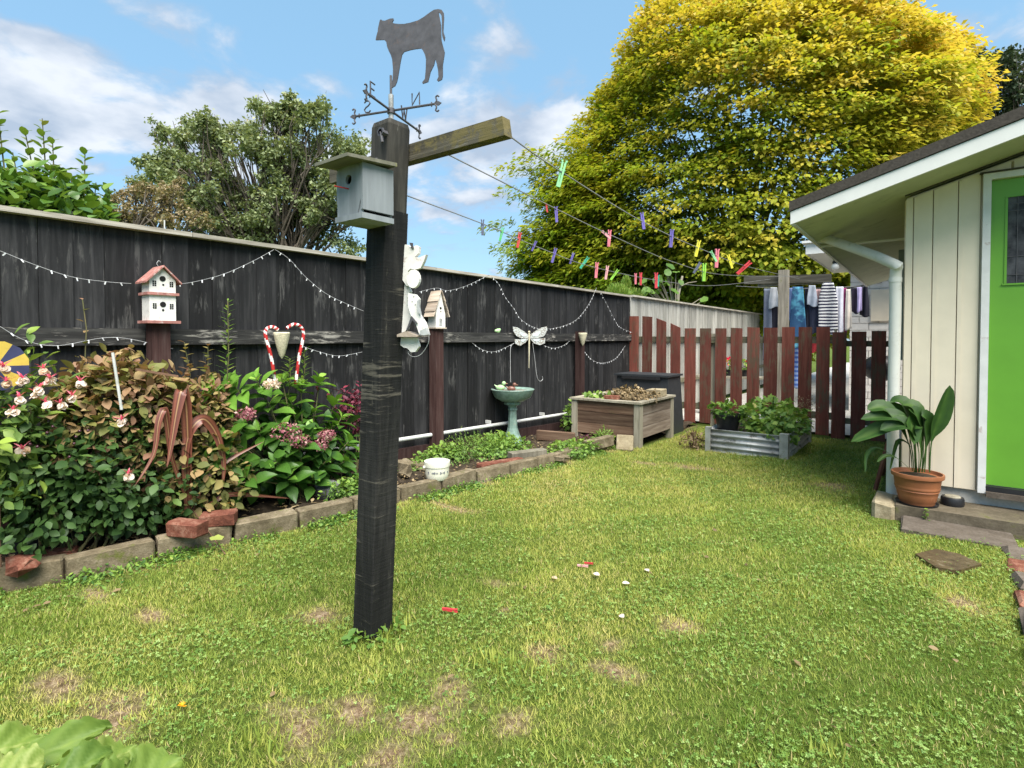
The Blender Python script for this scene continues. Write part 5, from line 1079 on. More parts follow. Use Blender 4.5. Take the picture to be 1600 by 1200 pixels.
def duck(name, label, p, s, mat, rz):
    t = thing(name, label, 'duck ornament', p); MB().ball(Vector(p)+Vector((0, 0, .03*s)), .035*s, 12, 8, (1.35, .9, .85)).obj('body', mat, t, smooth=True); MB().ball(Vector(p)+Vector((.035*s, 0, .075*s)), .022*s, 10, 8).obj('head', mat, t, smooth=True)
    MB().tube([Vector(p)+Vector((.05*s, 0, .073*s)), Vector(p)+Vector((.075*s, 0, .07*s))], [.008*s, .003*s], 6).obj('beak', M['stake'], t); MB().tube([Vector(p)+Vector((-.035*s, 0, .035*s)), Vector(p)+Vector((-.065*s, 0, .06*s))], [.014*s, .003*s], 6).obj('tail', mat, t); t.rotation_euler.z = rz
dk = aD(782, 607, fdb-.04); duck('duck_ornament', 'pale green duck ornament on the rim of the birdbath', (dk.x, dk.y, bbz+zr-.012), 1.15, M['lime'], .7)
dk = aD(799, 606, fdb-.03); duck('duck_ornament', 'speckled brown duck ornament in the birdbath', (dk.x, dk.y, bbz+zr-.025), 1.1, M['duck_brown'], .6)

# ================================================================== BOWL
bg_ = G(683, 748, .10); fb = (bg_-CAM).dot(_fw); rbw = 20/FPX*fb; hb = 27/FPX*fb*1.05
bw = thing('stoneware_bowl', 'cream stoneware pet bowl with small printed marks on the garden edging', 'bowl', bg_)
MB().lathe([(rbw*.78, 0), (rbw*.84, hb*.06), (rbw*.92, hb*.3), (rbw*.95, hb*.7), (rbw, hb*.72), (rbw*1.02, hb*.86), (rbw, hb), (rbw*.93, hb), (rbw*.88, hb*.8), (rbw*.8, hb*.2), (.001, hb*.15)], bg_, 36).obj('bowl_body', M['bowl'], bw, smooth=True)
b = MB(); vd = math.atan2(-_fw.y, -_fw.x)
for k, a_ in enumerate([-1.0, -.62, -.50, -.40, -.28, -.16, .05, .16, .3, .42, .8]):
    an = vd+.35+a_; c0 = bg_+Vector((math.cos(an)*rbw*.955, math.sin(an)*rbw*.955, hb*.45)); tdir = Vector((-math.sin(an), math.cos(an), 0)); hh = .012 if k % 3 else .02
    b.hexa([c0-tdir*.003+Vector((0, 0, -hh/2)), c0+tdir*.003+Vector((0, 0, -hh/2)), c0*1+tdir*.003-Vector((math.cos(an), math.sin(an), 0))*.005+Vector((0, 0, -hh/2)), c0-tdir*.003-Vector((math.cos(an), math.sin(an), 0))*.005+Vector((0, 0, -hh/2)),
            c0-tdir*.003+Vector((0, 0, hh/2)), c0+tdir*.003+Vector((0, 0, hh/2)), c0+tdir*.003-Vector((math.cos(an), math.sin(an), 0))*.005+Vector((0, 0, hh/2)), c0-tdir*.003-Vector((math.cos(an), math.sin(an), 0))*.005+Vector((0, 0, hh/2))])
b.obj('printed_marks', M['navy'], bw)
MB().tube([bg_+Vector((math.cos(vd-1.1)*rbw*.98, math.sin(vd-1.1)*rbw*.98, hb*.72)), bg_+Vector((math.cos(vd-1.1)*rbw*1.14, math.sin(vd-1.1)*rbw*1.14, hb*.72))], .012, 8).obj('lug_handle', M['bowl'], bw)

# ================================================================== BIRDHOUSES ON THE FENCE
def small_house(root, w_, d_, z0, z1, zr_, mat, roofm, o=.02, steep=True):
    """walls and gable facing local -Y, roof planks running along Y"""
    b = MB(); poly = [(-w_/2, z0), (w_/2, z0), (w_/2, z1), (0, zr_), (-w_/2, z1)]
    b.add([(x, -d_/2, z) for x, z in poly]+[(x, d_/2, z) for x, z in poly], [(0, 1, 2, 3, 4), (9, 8, 7, 6, 5)]+[(i, 5+i, 5+(i+1) % 5, (i+1) % 5) for i in range(5)]); return b
def hole(root, x, z, r, y):
    MB().lathe([(r, 0), (r, .004), (.0005, .004)], (0, 0, 0), 14)
    b = MB(); n = 14; b.v = [(x+r*math.cos(2*pi*i/n), y, z+r*math.sin(2*pi*i/n)) for i in range(n)]+[(x+r*math.cos(2*pi*i/n), y-.003, z+r*math.sin(2*pi*i/n)) for i in range(n)]
    b.f = [tuple(range(n)), tuple(range(2*n-1, n-1, -1))]+[(i, (i+1) % n, n+(i+1) % n, n+i) for i in range(n)]; b.mi = [0]*len(b.f); b.obj('entrance_hole', M['hole'], root)
def pane4(root, x, z, s, y):
    b = MB()
    for i in (0, 1):
        for j in (0, 1, 2): b.box(x-s+i*s*1.1, x-s+i*s*1.1+s*.85, y-.002, y+.0005, z+(j-1.5)*s*1.15, z+(j-1.5)*s*1.15+s*.9)
    b.obj('window_panes', M['hole'], root)
h1 = thing('tall_birdhouse', 'white two-storey birdhouse with faded red roof on the left fence post', 'birdhouse', (0, 0, 0))
W_, D_ = .155, .135
MB().box(-W_/2-.022, W_/2+.022, -D_/2-.022, D_/2+.022, 0, .018).obj('base_board', M['pink_red'], h1)
MB().box(-W_/2, W_/2, -D_/2, D_/2, .0185, .185).obj('lower_storey', M['white_bird'], h1)
MB().box(-W_/2-.016, W_/2+.016, -D_/2-.016, D_/2+.016, .1855, .203).obj('floor_band', M['pink_red'], h1)
small_house(h1, W_, D_, .2035, .285, .365, M['white_bird'], None).obj('upper_storey', M['white_bird'], h1)
sl_ = .08/(W_/2)
for s_ in (-1, 1):
    xe = W_/2+.028; ze = .370-sl_*xe; b = MB()
    b.add([(0, -D_/2-.03, .370), (s_*xe, -D_/2-.03, ze), (s_*xe, D_/2+.03, ze), (0, D_/2+.03, .370), (0, -D_/2-.03, .382), (s_*xe, -D_/2-.03, ze+.012), (s_*xe, D_/2+.03, ze+.012), (0, D_/2+.03, .382)], [(0, 1, 2, 3), (7, 6, 5, 4), (0, 4, 5, 1), (1, 5, 6, 2), (2, 6, 7, 3)]); b.obj('roof_plank', M['pink_red'], h1)
hole(h1, 0, .125, .018, -D_/2); hole(h1, 0, .295, .018, -D_/2); hole(h1, 0, .088, .007, -D_/2); hole(h1, .003, .255, .006, -D_/2)
for z_ in (.115, .262):
    for x_ in (-.048, .052): pane4(h1, x_, z_, .011, -D_/2)
MB().tube(smooth_path([(0, 0, .38), (-.01, 0, .40), (.003, 0, .42), (.012, 0, .41)], 3), .0016, 5).obj('hanging_hook', M['wire_light'], h1)
pa = aX(237, 503, FX+.095); h1.location = (FX+.115, PY[0], 1.386); h1.rotation_euler.z = pi/2-.02
h2 = thing('shingled_birdhouse', 'narrow white birdhouse with steep shingled roof on the middle fence post', 'birdhouse', (0, 0, 0))
W_, D_ = .12, .14; small_house(h2, W_, D_, 0, .14, .37, None, None).obj('house_body', M['white_bird'], h2)
for s_ in (-1, 1):
    for k in range(5):
        t0, t1 = k/5, (k+1)/5+.03; xa, za_ = 0+s_*t0*(W_/2+.035), .382-(.265*t0); xb_, zb2 = s_*t1*(W_/2+.035), .382-(.265*t1); of = .006+.004*(k % 2)
        MB().add([(xa, -D_/2-.02, za_), (xb_, -D_/2-.02, zb2), (xb_, D_/2+.02, zb2), (xa, D_/2+.02, za_), (xa+s_*of, -D_/2-.02, za_+of*.3), (xb_+s_*of*1.5, -D_/2-.02, zb2+of*.3), (xb_+s_*of*1.5, D_/2+.02, zb2+of*.3), (xa+s_*of, D_/2+.02, za_+of*.3)], [(0, 1, 2, 3), (7, 6, 5, 4), (0, 4, 5, 1), (1, 5, 6, 2), (2, 6, 7, 3), (3, 7, 4, 0)]).obj('shingle', M['shingle'], h2)
hole(h2, 0, .2, .012, -D_/2); hole(h2, 0, .165, .005, -D_/2)
MB().box(-.016, .016, -D_/2-.004, -D_/2+.001, .02, .09).obj('painted_door', M['zinc'], h2); MB().box(-W_/2-.01, W_/2+.01, -D_/2-.01, D_/2+.01, -.014, -.001).obj('base_board', M['shingle'], h2)
h2.location = (FX+.10, PY[1], 1.40); h2.rotation_euler.z = pi/2-.15

# ================================================================== FENCE DECORATIONS
def striped_cane(name, label, pts, r):
    P = smooth_path(pts, 9); t = thing(name, label, 'candy cane', P[0], 'candy canes in the bed'); b = MB().tube(P, r, 12)
    b.mi = [1 if ((i//12)*1+(i % 12)*.5) % 6 < 2.2 else 0 for i in range(len(b.f))]
    b.obj('cane', [M['red'], M['pure_white']], t, smooth=True)
CX = FX+.30; Cc = lambda a, c_: aX(a, c_, CX)
striped_cane('candy_cane', 'red and white candy cane, left one, hook turned right', [Cc(430, 600), Cc(424, 560), Cc(415, 525), Cc(417, 514), Cc(426, 511), Cc(434, 515)], .013)
striped_cane('candy_cane', 'red and white candy cane, right one, hook turned left', [Cc(462, 600), Cc(467, 560), Cc(474, 525), Cc(470, 511), Cc(459, 507), Cc(448, 513)], .013)
def cone(name, label, c, r, h, mat, fx=0):
    t = thing(name, label, 'wall pocket', c); c = Vector(c)
    MB().lathe([(r, 0), (r*1.12, -.008), (r*1.05, -.03), (r*.85, -h*.4), (r*.4, -h*.85), (.003, -h)], c, 14, .8).obj('cone', mat, t, smooth=True)
    return t
cn = aX(440, 519, FX+.34); cone('macrame_pocket', 'cream crocheted cone hanging between the two candy canes', cn, .062, .20, M['macrame'])
cn = Vector((FX+.185, PY[2]+.0, aX(911, 520, FX+.19).z)); cn.y = aX(911, 520, FX+.19).y; cone('cone_holder', 'small cream cone fixed on the right fence post', cn, .062, .19, M['macrame'])
# dragonfly
dc = aX(827, 527, FX+.075); df_ = thing('dragonfly_ornament', 'white and brown metal dragonfly fixed to the fence rail', 'dragonfly ornament', dc)
MW = MT('patterned_wing'); v_ = MW.n.new('ShaderNodeTexVoronoi'); v_.inputs['Scale'].default_value = 42; v_.feature = 'DISTANCE_TO_EDGE'; MW.l.new(MW.vec(), v_.inputs['Vector']); MW.col(MW.mix(MW.ramp(v_.outputs['Distance'], ((.04, (1, 1, 1)), (.12, (0, 0, 0)))), (.62, .66, .64), (.16, .09, .05)), .5)
MWP = plain('pale_wing', (.60, .66, .66), .5)
def dpx(a, c_): return aX(740+a/4, 420+c_/4, FX+.075)
nX = Vector((1, 0, 0))
for wing in ([(345, 415), (320, 395), (275, 367), (245, 362), (250, 395), (268, 420), (300, 435), (340, 435)], [(352, 415), (385, 390), (425, 368), (458, 360), (460, 385), (440, 420), (400, 435), (354, 435)], [(342, 437), (300, 440), (255, 440), (262, 470), (290, 482), (325, 460)], [(354, 437), (400, 438), (448, 432), (445, 465), (415, 477), (375, 465)]):
    MB().plate([dpx(*q) for q in wing], nX, .004).obj('wing', MW.m, df_)
    c_ = [sum(q[0] for q in wing)/len(wing), sum(q[1] for q in wing)/len(wing)]; MB().plate([dpx(lerp(q[0], lerp(347, c_[0], .5), .55), lerp(q[1], lerp(425, c_[1], .5), .55))+Vector((.004, 0, 0)) for q in wing], nX, .003).obj('wing_panel', MWP, df_)
MB().tube([dpx(347, 400), dpx(347, 470), dpx(346, 620)], [.014, .011, .004], 8).ball(dpx(347, 395), .016).obj('body', M['macrame'], df_, smooth=True)
for k, (pts, lab) in enumerate((([(250, 465), (228, 490), (226, 600), (228, 708)], 'thin white cord hanging from the dragonfly to the birdbath'), ([(365, 465), (378, 560), (392, 670), (410, 702), (428, 690), (425, 672)], 'curled white cord hanging right of the dragonfly'))):
    P = [dpx(*q)+Vector((.01, 0, 0)) for q in pts]; o = MB().tube(smooth_path(P, 5), .0032, 5).obj('hanging_cord', M['wire_light'], loc=P[0]); tag(o, lab, 'cord')
q = aX(778, 518, FX+.03); o = MB().ball((q.x, q.y, 1.375), .03, 8, 6).ball((q.x, q.y+.03, 1.39), .018, 8, 6).ball((q.x, q.y-.035, 1.375), .02, 8, 6).obj('frog_ornament', M['lime'], loc=(q.x, q.y, 1.353), smooth=True); tag(o, 'tiny pale green ornament sitting on the fence rail left of the dragonfly', 'ornament')

# string lights
bulbme = MB().hexa([(-.0028, -.0028, -.020), (.0028, -.0028, -.020), (.0028, .0028, -.020), (-.0028, .0028, -.020), (-.0035, -.0035, 0), (.0035, -.0035, 0), (.0035, .0035, 0), (-.0035, .0035, 0)]).mesh('bulb', M['bulb'])
strands = [([(-60, 372), (0, 392), (50, 412), (110, 432), (165, 440), (205, 443)], 'left strand running to the tall birdhouse'), ([(268, 444), (300, 441), (350, 428), (395, 408), (428, 390)], 'strand rising right from the tall birdhouse to the fence top'),
           ([(430, 390), (452, 405), (480, 435), (515, 462), (568, 486)], 'strand falling from the fence top towards the clothes post'), ([(0, 510), (40, 532), (90, 540), (160, 528), (205, 530), (270, 545)], 'low strand in front of the rail at the far left'),
           ([(470, 540), (500, 550), (530, 556), (566, 550)], 'short strand low on the fence left of the clothes post'), ([(655, 456), (682, 450), (700, 454), (730, 446), (765, 429)], 'strand from the shingled birdhouse up to the fence top'),
           ([(768, 432), (780, 445), (790, 465), (803, 482), (815, 500), (840, 513), (870, 512), (900, 500), (920, 475), (932, 450)], 'strand sagging behind the dragonfly between two high points'), ([(938, 456), (948, 475), (958, 495), (970, 512), (998, 523)], 'strand dropping steeply at the end of the black fence'),
           ([(738, 536), (755, 547), (775, 549), (800, 538)], 'short sagging strand left of the dragonfly tail'), ([(850, 540), (865, 544), (880, 540), (890, 533)], 'short sagging strand right of the dragonfly'), ([(910, 545), (925, 562), (942, 567), (962, 560), (977, 540)], 'sagging strand below the cone on the right post')]
for pts, lab in strands:
    P = [aX(a, c_, FX+.062) for a, c_ in pts]; t = thing('string_lights', 'white fairy lights, '+lab, 'string lights', P[0], 'fairy lights on the black fence'); S = smooth_path(P, 6)
    MB().tube(S, .0016, 4).obj('wire', M['wire_light'], t); acc = 0
    for a, c_ in zip(S[:-1], S[1:]):
        acc += (c_-a).length
        if acc > .06: acc = 0; o = put(bulbme, 'bulb', t, loc=a); o.rotation_euler = (random.uniform(-.7, .7), random.uniform(-.3, .3), 0)
# pinwheel at the left edge
pwc = aX(-6, 572, FX+.45); pwt = thing('pinwheel', 'yellow and navy striped fan pinwheel at the left edge of the bed', 'pinwheel', pwc); nn_ = (CAM-pwc).normalized()
e1 = nn_.cross(Vector((0, 0, 1))).normalized()*-1; e2 = Vector((0, 0, 1))
for k in range(12):
    a0, a1 = 2*pi*k/12, 2*pi*(k+1)/12; MB().plate([pwc+(e1*math.cos(a0)+e2*math.sin(a0))*.02, pwc+(e1*math.cos(a0)+e2*math.sin(a0))*.125, pwc+(e1*math.cos((a0+a1)/2)+e2*math.sin((a0+a1)/2))*.129, pwc+(e1*math.cos(a1)+e2*math.sin(a1))*.125, pwc+(e1*math.cos(a1)+e2*math.sin(a1))*.02], nn_, .003).obj('blade', M['navy'] if k % 2 else M['yellow_cloth'], pwt)
MB().tube([pwc-nn_*.01, Vector((pwc.x, pwc.y, .1))], .005, 6).obj('stake', M['stake'], pwt)
o = MB().tube([aX(176, 551, FX+.62), aX(190, 640, FX+.62)], .0075, 8).obj('white_cane', M['pipe'], loc=aX(183, 590, FX+.62)); tag(o, 'white plastic cane standing in the wilting shrub', 'cane')
o = MB().bar(aX(212, 577, FX+.5), aX(278, 588, FX+.55), .03, .012).obj('brown_stake', M['stake'], loc=aX(245, 582, FX+.5)); tag(o, 'flat brown timber stake lying across the wilting shrub', 'stake')

# ================================================================== BED PLANTS
def shrub(name, label, spec, org=None, stems=0, cat='shrub'):
    c = spec[0]['c']; base = Vector((c[0], c[1], gz(c[1])+.05)); t = thing(name, label, cat, base)
    if stems:
        b = MB()
        for k in range(stems):
            s_ = random.choice(spec); q = Vector(s_['c'])+Vector((random.gauss(0, s_['rad'][0]*.45), random.gauss(0, s_['rad'][1]*.45), random.uniform(-.1, .5)*s_['rad'][2])); b0 = base+Vector((random.gauss(0, .08), random.gauss(0, .08), 0))
            b.tube(smooth_path([b0, b0.lerp(q, .5)+Vector((0, 0, .08)), q], 3), [.007, .006, .005, .005, .004, .0035, .003], 5)
        b.obj('stems', M['stem'], t)
    for s_ in spec: bush(t, s_.get('np', 0), s_.get('ns', 0), s_['c'], s_['rad'], s_['s'], s_.get('T', T_OV), s_['m'], s_['k'], s_.get('seed', 1), s_.get('inner', .45), s_.get('droop', .2), s_.get('tf'), s_.get('amp', .18), s_.get('zmin', .04), s_.get('up', .6))
    return t
tfF = lambda P, d, r: np.clip(.10+.40*RNG.random(len(P))+.25*(P[:, 2]-.45)+.30*(RNG.random(len(P)) < .05), 0, 1)
tfW = lambda P, d, r: np.clip(.15+.75*RNG.random(len(P))+.1*(P[:, 2]-.7), 0, 1)
fu = aX(80, 730, -3.78); 
shrub('fuchsia_bush', 'large dark green fuchsia bush with pink and white flowers at the left of the bed',
      [dict(c=(-3.87, .93, .50), rad=(.24, .42, .42), s=.055, m=M['l_fuchsia'], k='fu', np=150, ns=3000, tf=tfF, seed=1, amp=.3, inner=.3, zmin=.17), dict(c=(-3.88, .62, .78), rad=(.22, .34, .40), s=.068, m=M['l_fuchsia'], T=T_HY, k='fuh', np=60, ns=900, tf=lambda P, d, r: np.clip(.5+.5*RNG.random(len(P)), 0, 1), seed=2, amp=.3, inner=.3),
       dict(c=(-3.82, 1.25, .38), rad=(.20, .34, .30), s=.055, m=M['l_fuchsia'], k='fu', np=50, ns=1100, tf=tfF, seed=3, amp=.3, inner=.3, zmin=.14)], stems=16)
shrub('wilting_shrub', 'tangled shrub with yellow and brown wilting leaves below the tall birdhouse',
      [dict(c=(-3.92, 1.15, .78), rad=(.22, .36, .42), s=.062, m=M['l_wilt'], k='wi', np=110, ns=2600, tf=tfW, seed=4), dict(c=(-3.92, 1.55, .62), rad=(.22, .38, .42), s=.058, m=M['l_wilt'], k='wi', np=90, ns=2100, tf=tfW, seed=5),
       dict(c=(-3.74, 1.62, .36), rad=(.18, .28, .30), s=.058, m=M['l_wilt'], k='wi', np=50, ns=700, tf=lambda P, d, r: np.clip(.1+.5*RNG.random(len(P))**1.5, 0, 1), seed=6)], stems=22)
# hydrangea with its own big leaves in whorls
hy = thing('hydrangea', 'big hydrangea bush with broad fresh green leaves and faded mauve flower heads', 'shrub', aX(460, 780, -3.75)); HYB = Vector((-3.82, 2.35, .05))
P = []; Dd = []; U = []; S = []; Ti = []; b = MB(); random.seed(5)
wh = [(330, 605), (365, 600), (400, 590), (440, 590), (470, 600), (500, 590), (345, 640), (385, 640), (420, 630), (455, 625), (490, 640), (525, 625), (350, 680), (400, 670), (440, 670), (480, 670), (520, 665), (545, 690), (430, 720), (470, 715), (510, 720), (540, 720), (410, 610), (320, 650), (300, 625), (335, 700), (370, 715), (320, 720), (490, 745), (450, 745), (550, 745), (535, 650), (380, 745), (345, 610), (505, 680), (465, 690)]
for i, (a, c_) in enumerate(wh):
    Xp = -3.95+ (c_-590)/150*.30+random.uniform(-.05, .05); q = aX(a, c_, min(Xp, -3.55)); b.tube(smooth_path([HYB+Vector((random.gauss(0, .05), random.gauss(0, .08), 0)), HYB.lerp(q, .55)+Vector((0, 0, .03)), q], 3), .004, 5)
    ax = (Vector((q.x-HYB.x+.12, q.y-HYB.y, .55))).normalized(); u1 = ax.orthogonal().normalized(); u2 = ax.cross(u1); a0 = random.uniform(0, 6)
    for k in range(8):
        an = a0+k*2.4; el = .9 if k < 3 else (.45 if k < 6 else .1); d = (u1*math.cos(an)+u2*math.sin(an))*(1)+ax*el
        P.append(q-ax*.012*k); Dd.append(d+Vector((0, 0, -.15))); U.append(ax+Vector((.1, -.1, .3))); S.append((.10 if k < 3 else .175)*random.uniform(.8, 1.2)); Ti.append(min(1, max(0, (.85 if k < 3 else .55)-(c_-590)/150*.35+random.uniform(-.15, .15))))
leaf_parts(hy, 'leaf', T_HY, M['l_hyd'], arr(P), arr(Dd), arr(U), arr(S), arr(Ti), 'hyd'); b.obj('stems', M['stem'], hy)
bush(hy, 0, 420, (-3.90, 2.35, .40), (.22, .50, .32), .11, T_OV, M['l_hyd'], 'hyd', 7, .2, tintf=lambda P, d, r: .05+.3*RNG.random(len(P)), zmin=.08)
for i, (a, c_, r_) in enumerate([(448, 674, .085), (470, 690, .06), (385, 647, .05), (510, 680, .05), (425, 600, .04), (500, 695, .05)]):
    q = aX(a, c_, -3.66+ (0 if i else .03)); n = 150; d = rdir(n); me = leafmesh('flower_head', T_RH, arr(q)+d*r_*arr([1, 1.2, .7]), rdir(n), d, .024, RNG.random(n), M['l_mauve'] if i != 4 else M['l_cream'], ORG[hy]); put(me, 'flower_head', hy)
# fuchsia flowers
ff = bpy.data.objects['fuchsia_bush']
for i, (a, c_) in enumerate([(68, 575), (78, 590), (35, 590), (55, 612), (72, 628), (95, 630), (113, 618), (30, 620), (190, 655), (10, 595), (62, 605), (125, 595), (5, 572), (20, 640), (200, 740), (35, 700)]):
    q = aX(a, c_, -3.60+.03*math.sin(i*2)); n = 5; az = arr([2*pi*k/5+i for k in range(5)])
    tl = rdir(1)[0]*.35; dn_ = norm(arr([0, 0, -1.])+tl); hor = np.stack([np.cos(az), np.sin(az), 0*az], 1)
    V1 = leafmesh('flower', T_LN, np.tile(arr(q), (5, 1)), hor-dn_*RNG.uniform(.3, 1.2, (5, 1)), -dn_+hor*.3, RNG.uniform(.040, .055, 5)*np.ones(5), .5*RNG.random(5), M['l_pink'], ORG[ff])
    _v = V1; fo = put(V1, 'flower', ff)
    tb = MB().tube([Vector(arr(q)-dn_*.022), Vector(arr(q)-dn_*.006), Vector(arr(q)+dn_*.002)], [.002, .006, .008], 6).obj('flower_tube', M['l_pink'], ff)
    n = 26; d = norm(rdir(n)*arr([1, 1, .25])+dn_*1.0); put(leafmesh('petals', T_RD, arr(q)+dn_*.006+rdir(n)*.009, d, rdir(n), RNG.uniform(.018, .034, n), np.clip(RNG.random(n)*(.45 if i % 3 else 1.2), 0, 1), M['l_cream'], ORG[ff]), 'petals', fo)
n = 12; 
for i in range(9):
    q = aX(random.uniform(40, 150), random.uniform(660, 720), -3.62); MB().ball(q, .008, 8, 6).obj('berry', plain('dark_berry', (.05, .01, .02), .2, .6) if i == 0 else bpy.data.materials['dark_berry'], ff, smooth=True)
# bronze flax
fx0 = aX(300, 790, -3.80); fl = thing('bronze_flax', 'bronze red flax with long folded strap leaves beside the hydrangea', 'flax', Vector((-3.80, fx0.y, .06)))
def FXp(a, c_, X=-3.70): return aX(a, c_, X)
pr1 = lambda t: min(1, .35+t*1.6)*(1 if t < .62 else max(.03, ((1-t)/.38)**.8))
for pts, wd in (([(296, 800), (294, 740), (293, 680), (290, 630), (283, 611), (276, 640), (268, 690), (261, 730)], .085), ([(300, 800), (270, 720), (262, 665), (257, 640), (248, 660), (240, 710), (210, 760)], .05), ([(292, 800), (289, 730), (293, 686), (306, 661), (322, 656), (340, 682), (350, 725), (347, 764)], .075), ([(300, 800), (326, 789), (356, 773), (400, 774), (456, 779)], .035), ([(300, 800), (325, 747), (360, 717), (412, 690)], .032)):
    strap(fl, 'leaf', [FXp(*q, X=-3.66+.008*i) for i, q in enumerate(pts)], wd*.82, M['flax'], .25, pr1, attr='across', nrm=(.75, -.6, .2))
# tall lily stems
def lily(label, base, top, nl, ll, mat, key, r=.004, tint=.5):
    t = thing('lily_plant', label, 'plant', base, 'upright leafy stems against the fence'); MB().tube([base, Vector(base).lerp(Vector(top), .5)+Vector((.01, .01, 0)), top], r, 5).obj('stem', M['stem'], t)
    tt = np.linspace(.25, 1, nl); az = np.arange(nl)*2.4; B = arr(base); Tp = arr(top); Pn = B+(Tp-B)*tt[:, None]
    leaf_parts(t, 'leaf', T_LN if key == 'ln' else T_OV, mat, Pn, np.stack([np.cos(az), np.sin(az), .45+0*az], 1), np.tile([0, 0, 1.], (nl, 1)), ll*(1.15-.5*tt), np.clip(tint+.2*RNG.normal(size=nl), 0, 1), key)
lily('tall narrow-leaved stem rising above the rail left of the candy canes', aX(352, 640, FX+.25), aX(356, 470, FX+.25), 44, .10, M['l_herb'], 'ln')
lily('leafy stem left of the right candy cane', aX(450, 620, FX+.28), aX(452, 560, FX+.28), 26, .11, M['l_herb'], 'ln'); lily('leafy stem right of the right candy cane', aX(470, 620, FX+.26), aX(476, 545, FX+.26), 30, .10, M['l_herb'], 'ln')
lily('thin reddish stem near the top of the fence rail, far left', aX(133, 560, FX+.2), aX(129, 468, FX+.2), 5, .05, M['l_wilt'], 'wi', .003); lily('bare brownish vine left of the tall narrow-leaved stem', aX(300, 640, FX+.25), aX(288, 535, FX+.25), 16, .07, M['l_wilt'], 'wi', .0025)
lily('second brownish vine curling beside the tall stem', aX(318, 620, FX+.25), aX(325, 540, FX+.25), 14, .065, M['l_wilt'], 'wi', .0025)
shrub('red_leaved_shrub', 'dark red leaved shrub behind the hydrangea near the clothes post', [dict(c=tuple(aX(555, 640, FX+.18)), rad=(.08, .20, .20), s=.035, m=M['l_red'], k='rd', np=60, ns=600, seed=9, inner=.2)], stems=8)
t = thing('red_flower_spray', 'arching spray with small pink red flowers left of the clothes post', 'flower spray', aX(500, 610, FX+.3)); MB().tube(smooth_path([aX(490, 640, FX+.3), aX(500, 607, FX+.3), aX(535, 612, FX+.32), aX(565, 625, FX+.34), aX(600, 660, FX+.34)], 4), .003, 5).obj('stem', M['l_red'], t)
n = 40; s_ = RNG.random(n); A_ = arr(aX(495, 606, FX+.3)); B_ = arr(aX(600, 665, FX+.34)); leaf_parts(t, 'petal', T_RH, M['l_red'], A_+(B_-A_)*s_[:, None]+rdir(n)*.02, rdir(n), rdir(n), .03, .6+.4*RNG.random(n), 'rp')
lowp = [('low_green_plant', 'low yellow-green leafy plant left of the birdbath', (660, 705), (.12, .32, .10), .04, 60, 800), ('feathery_herb', 'feathery green herb clump in front of the birdbath', (735, 700), (.18, .50, .17), .035, 60, 1900), ('leafy_clump', 'bright green clump with pale tips near the fence post foot', (715, 682), (.14, .3, .12), .04, 30, 700),
        ('herb_patch', 'green herb patch at the foot of the birdbath', (790, 700), (.22, .40, .12), .035, 40, 1200), ('broad_weed', 'tall broad leaved weeds right of the birdbath', (872, 650), (.14, .32, .28), .065, 120, 520), ('light_weed', 'bright leafy weed in front of the timber planter', (920, 660), (.10, .22, .13), .065, 70, 160), ('lettuce_patch', 'fresh yellow-green ground cover before the planter', (895, 700), (.25, .45, .07), .035, 60, 1300),
        ('grassy_clump', 'grassy clump beside the leaning block', (942, 683), (.12, .2, .10), .055, 30, 400), ('thyme_mat', 'low green mat behind the kerb near the bowl', (650, 722), (.14, .3, .045), .025, 0, 700), ('mossy_weed', 'small weeds below the hydrangea at the kerb', (545, 765), (.10, .25, .10), .035, 30, 420)]
for i, (nm, lab, (a, c_), rad, sz, np_, ns_) in enumerate(lowp):
    g = G(a, c_, .05+rad[2]*.7); shrub(nm, lab, [dict(c=(max(g.x, FX+.18+rad[0]), g.y, g.z), rad=rad, s=sz, m=M['l_herb'], k='herb' if i != 1 else 'ln', T=T_LN if i in (1, 7) else (T_LB if i == 6 else T_OV), np=0 if i in (1, 7, 6) else np_, ns=ns_, seed=20+i, inner=.1, zmin=gz(g.y)+.03, up=.8)], cat='plant')
# dark mat
n = 350; g = G(912, 690, .08); put_ = tag(put(leafmesh('dark_mat', T_LN, arr(g)+RNG.normal(size=(n, 3))*arr([.05, .13, .02]), rdir(n)+arr([0, 0, .8]), rdir(n), .05, RNG.random(n)*.5, M['l_red']), 'dark_mat'), 'dark purple tufted plant in the bed by the planter', 'plant')
# litter of leaves on the soil
n = 900; yy = RNG.uniform(.3, 6.3, n); xx = lerp(kerb_x(yy)-.1, -4.1, RNG.random(n)**1.4); tag(put(leafmesh('leaf_litter', T_OV, np.stack([xx, yy, GZ(yy)+.085], 1), rdir(n)*arr([1, 1, .2]), rdir(n)*.3+arr([0, 0, 1]), RNG.uniform(.02, .045, n), RNG.random(n), M['l_dry']), 'leaf_litter'), 'dry brown leaf litter on the bed soil', 'leaf litter', kind='stuff')
# vine shoot over the kerb
t = thing('trailing_shoot', 'long bare shoot trailing from the brick down onto the lawn', 'shoot', G(352, 868)); MB().tube(smooth_path([aX(300, 795, -3.66), G(322, 825, .12), G(352, 866, .01)], 4), .003, 5).obj('stem', M['stake'], t)
leaf_parts(t, 'leaf', T_RD, M['l_herb'], [G(332, 838, .11)], [(1, .3, -.1)], [(0, 0, 1)], .075, [.9], 'rdh')

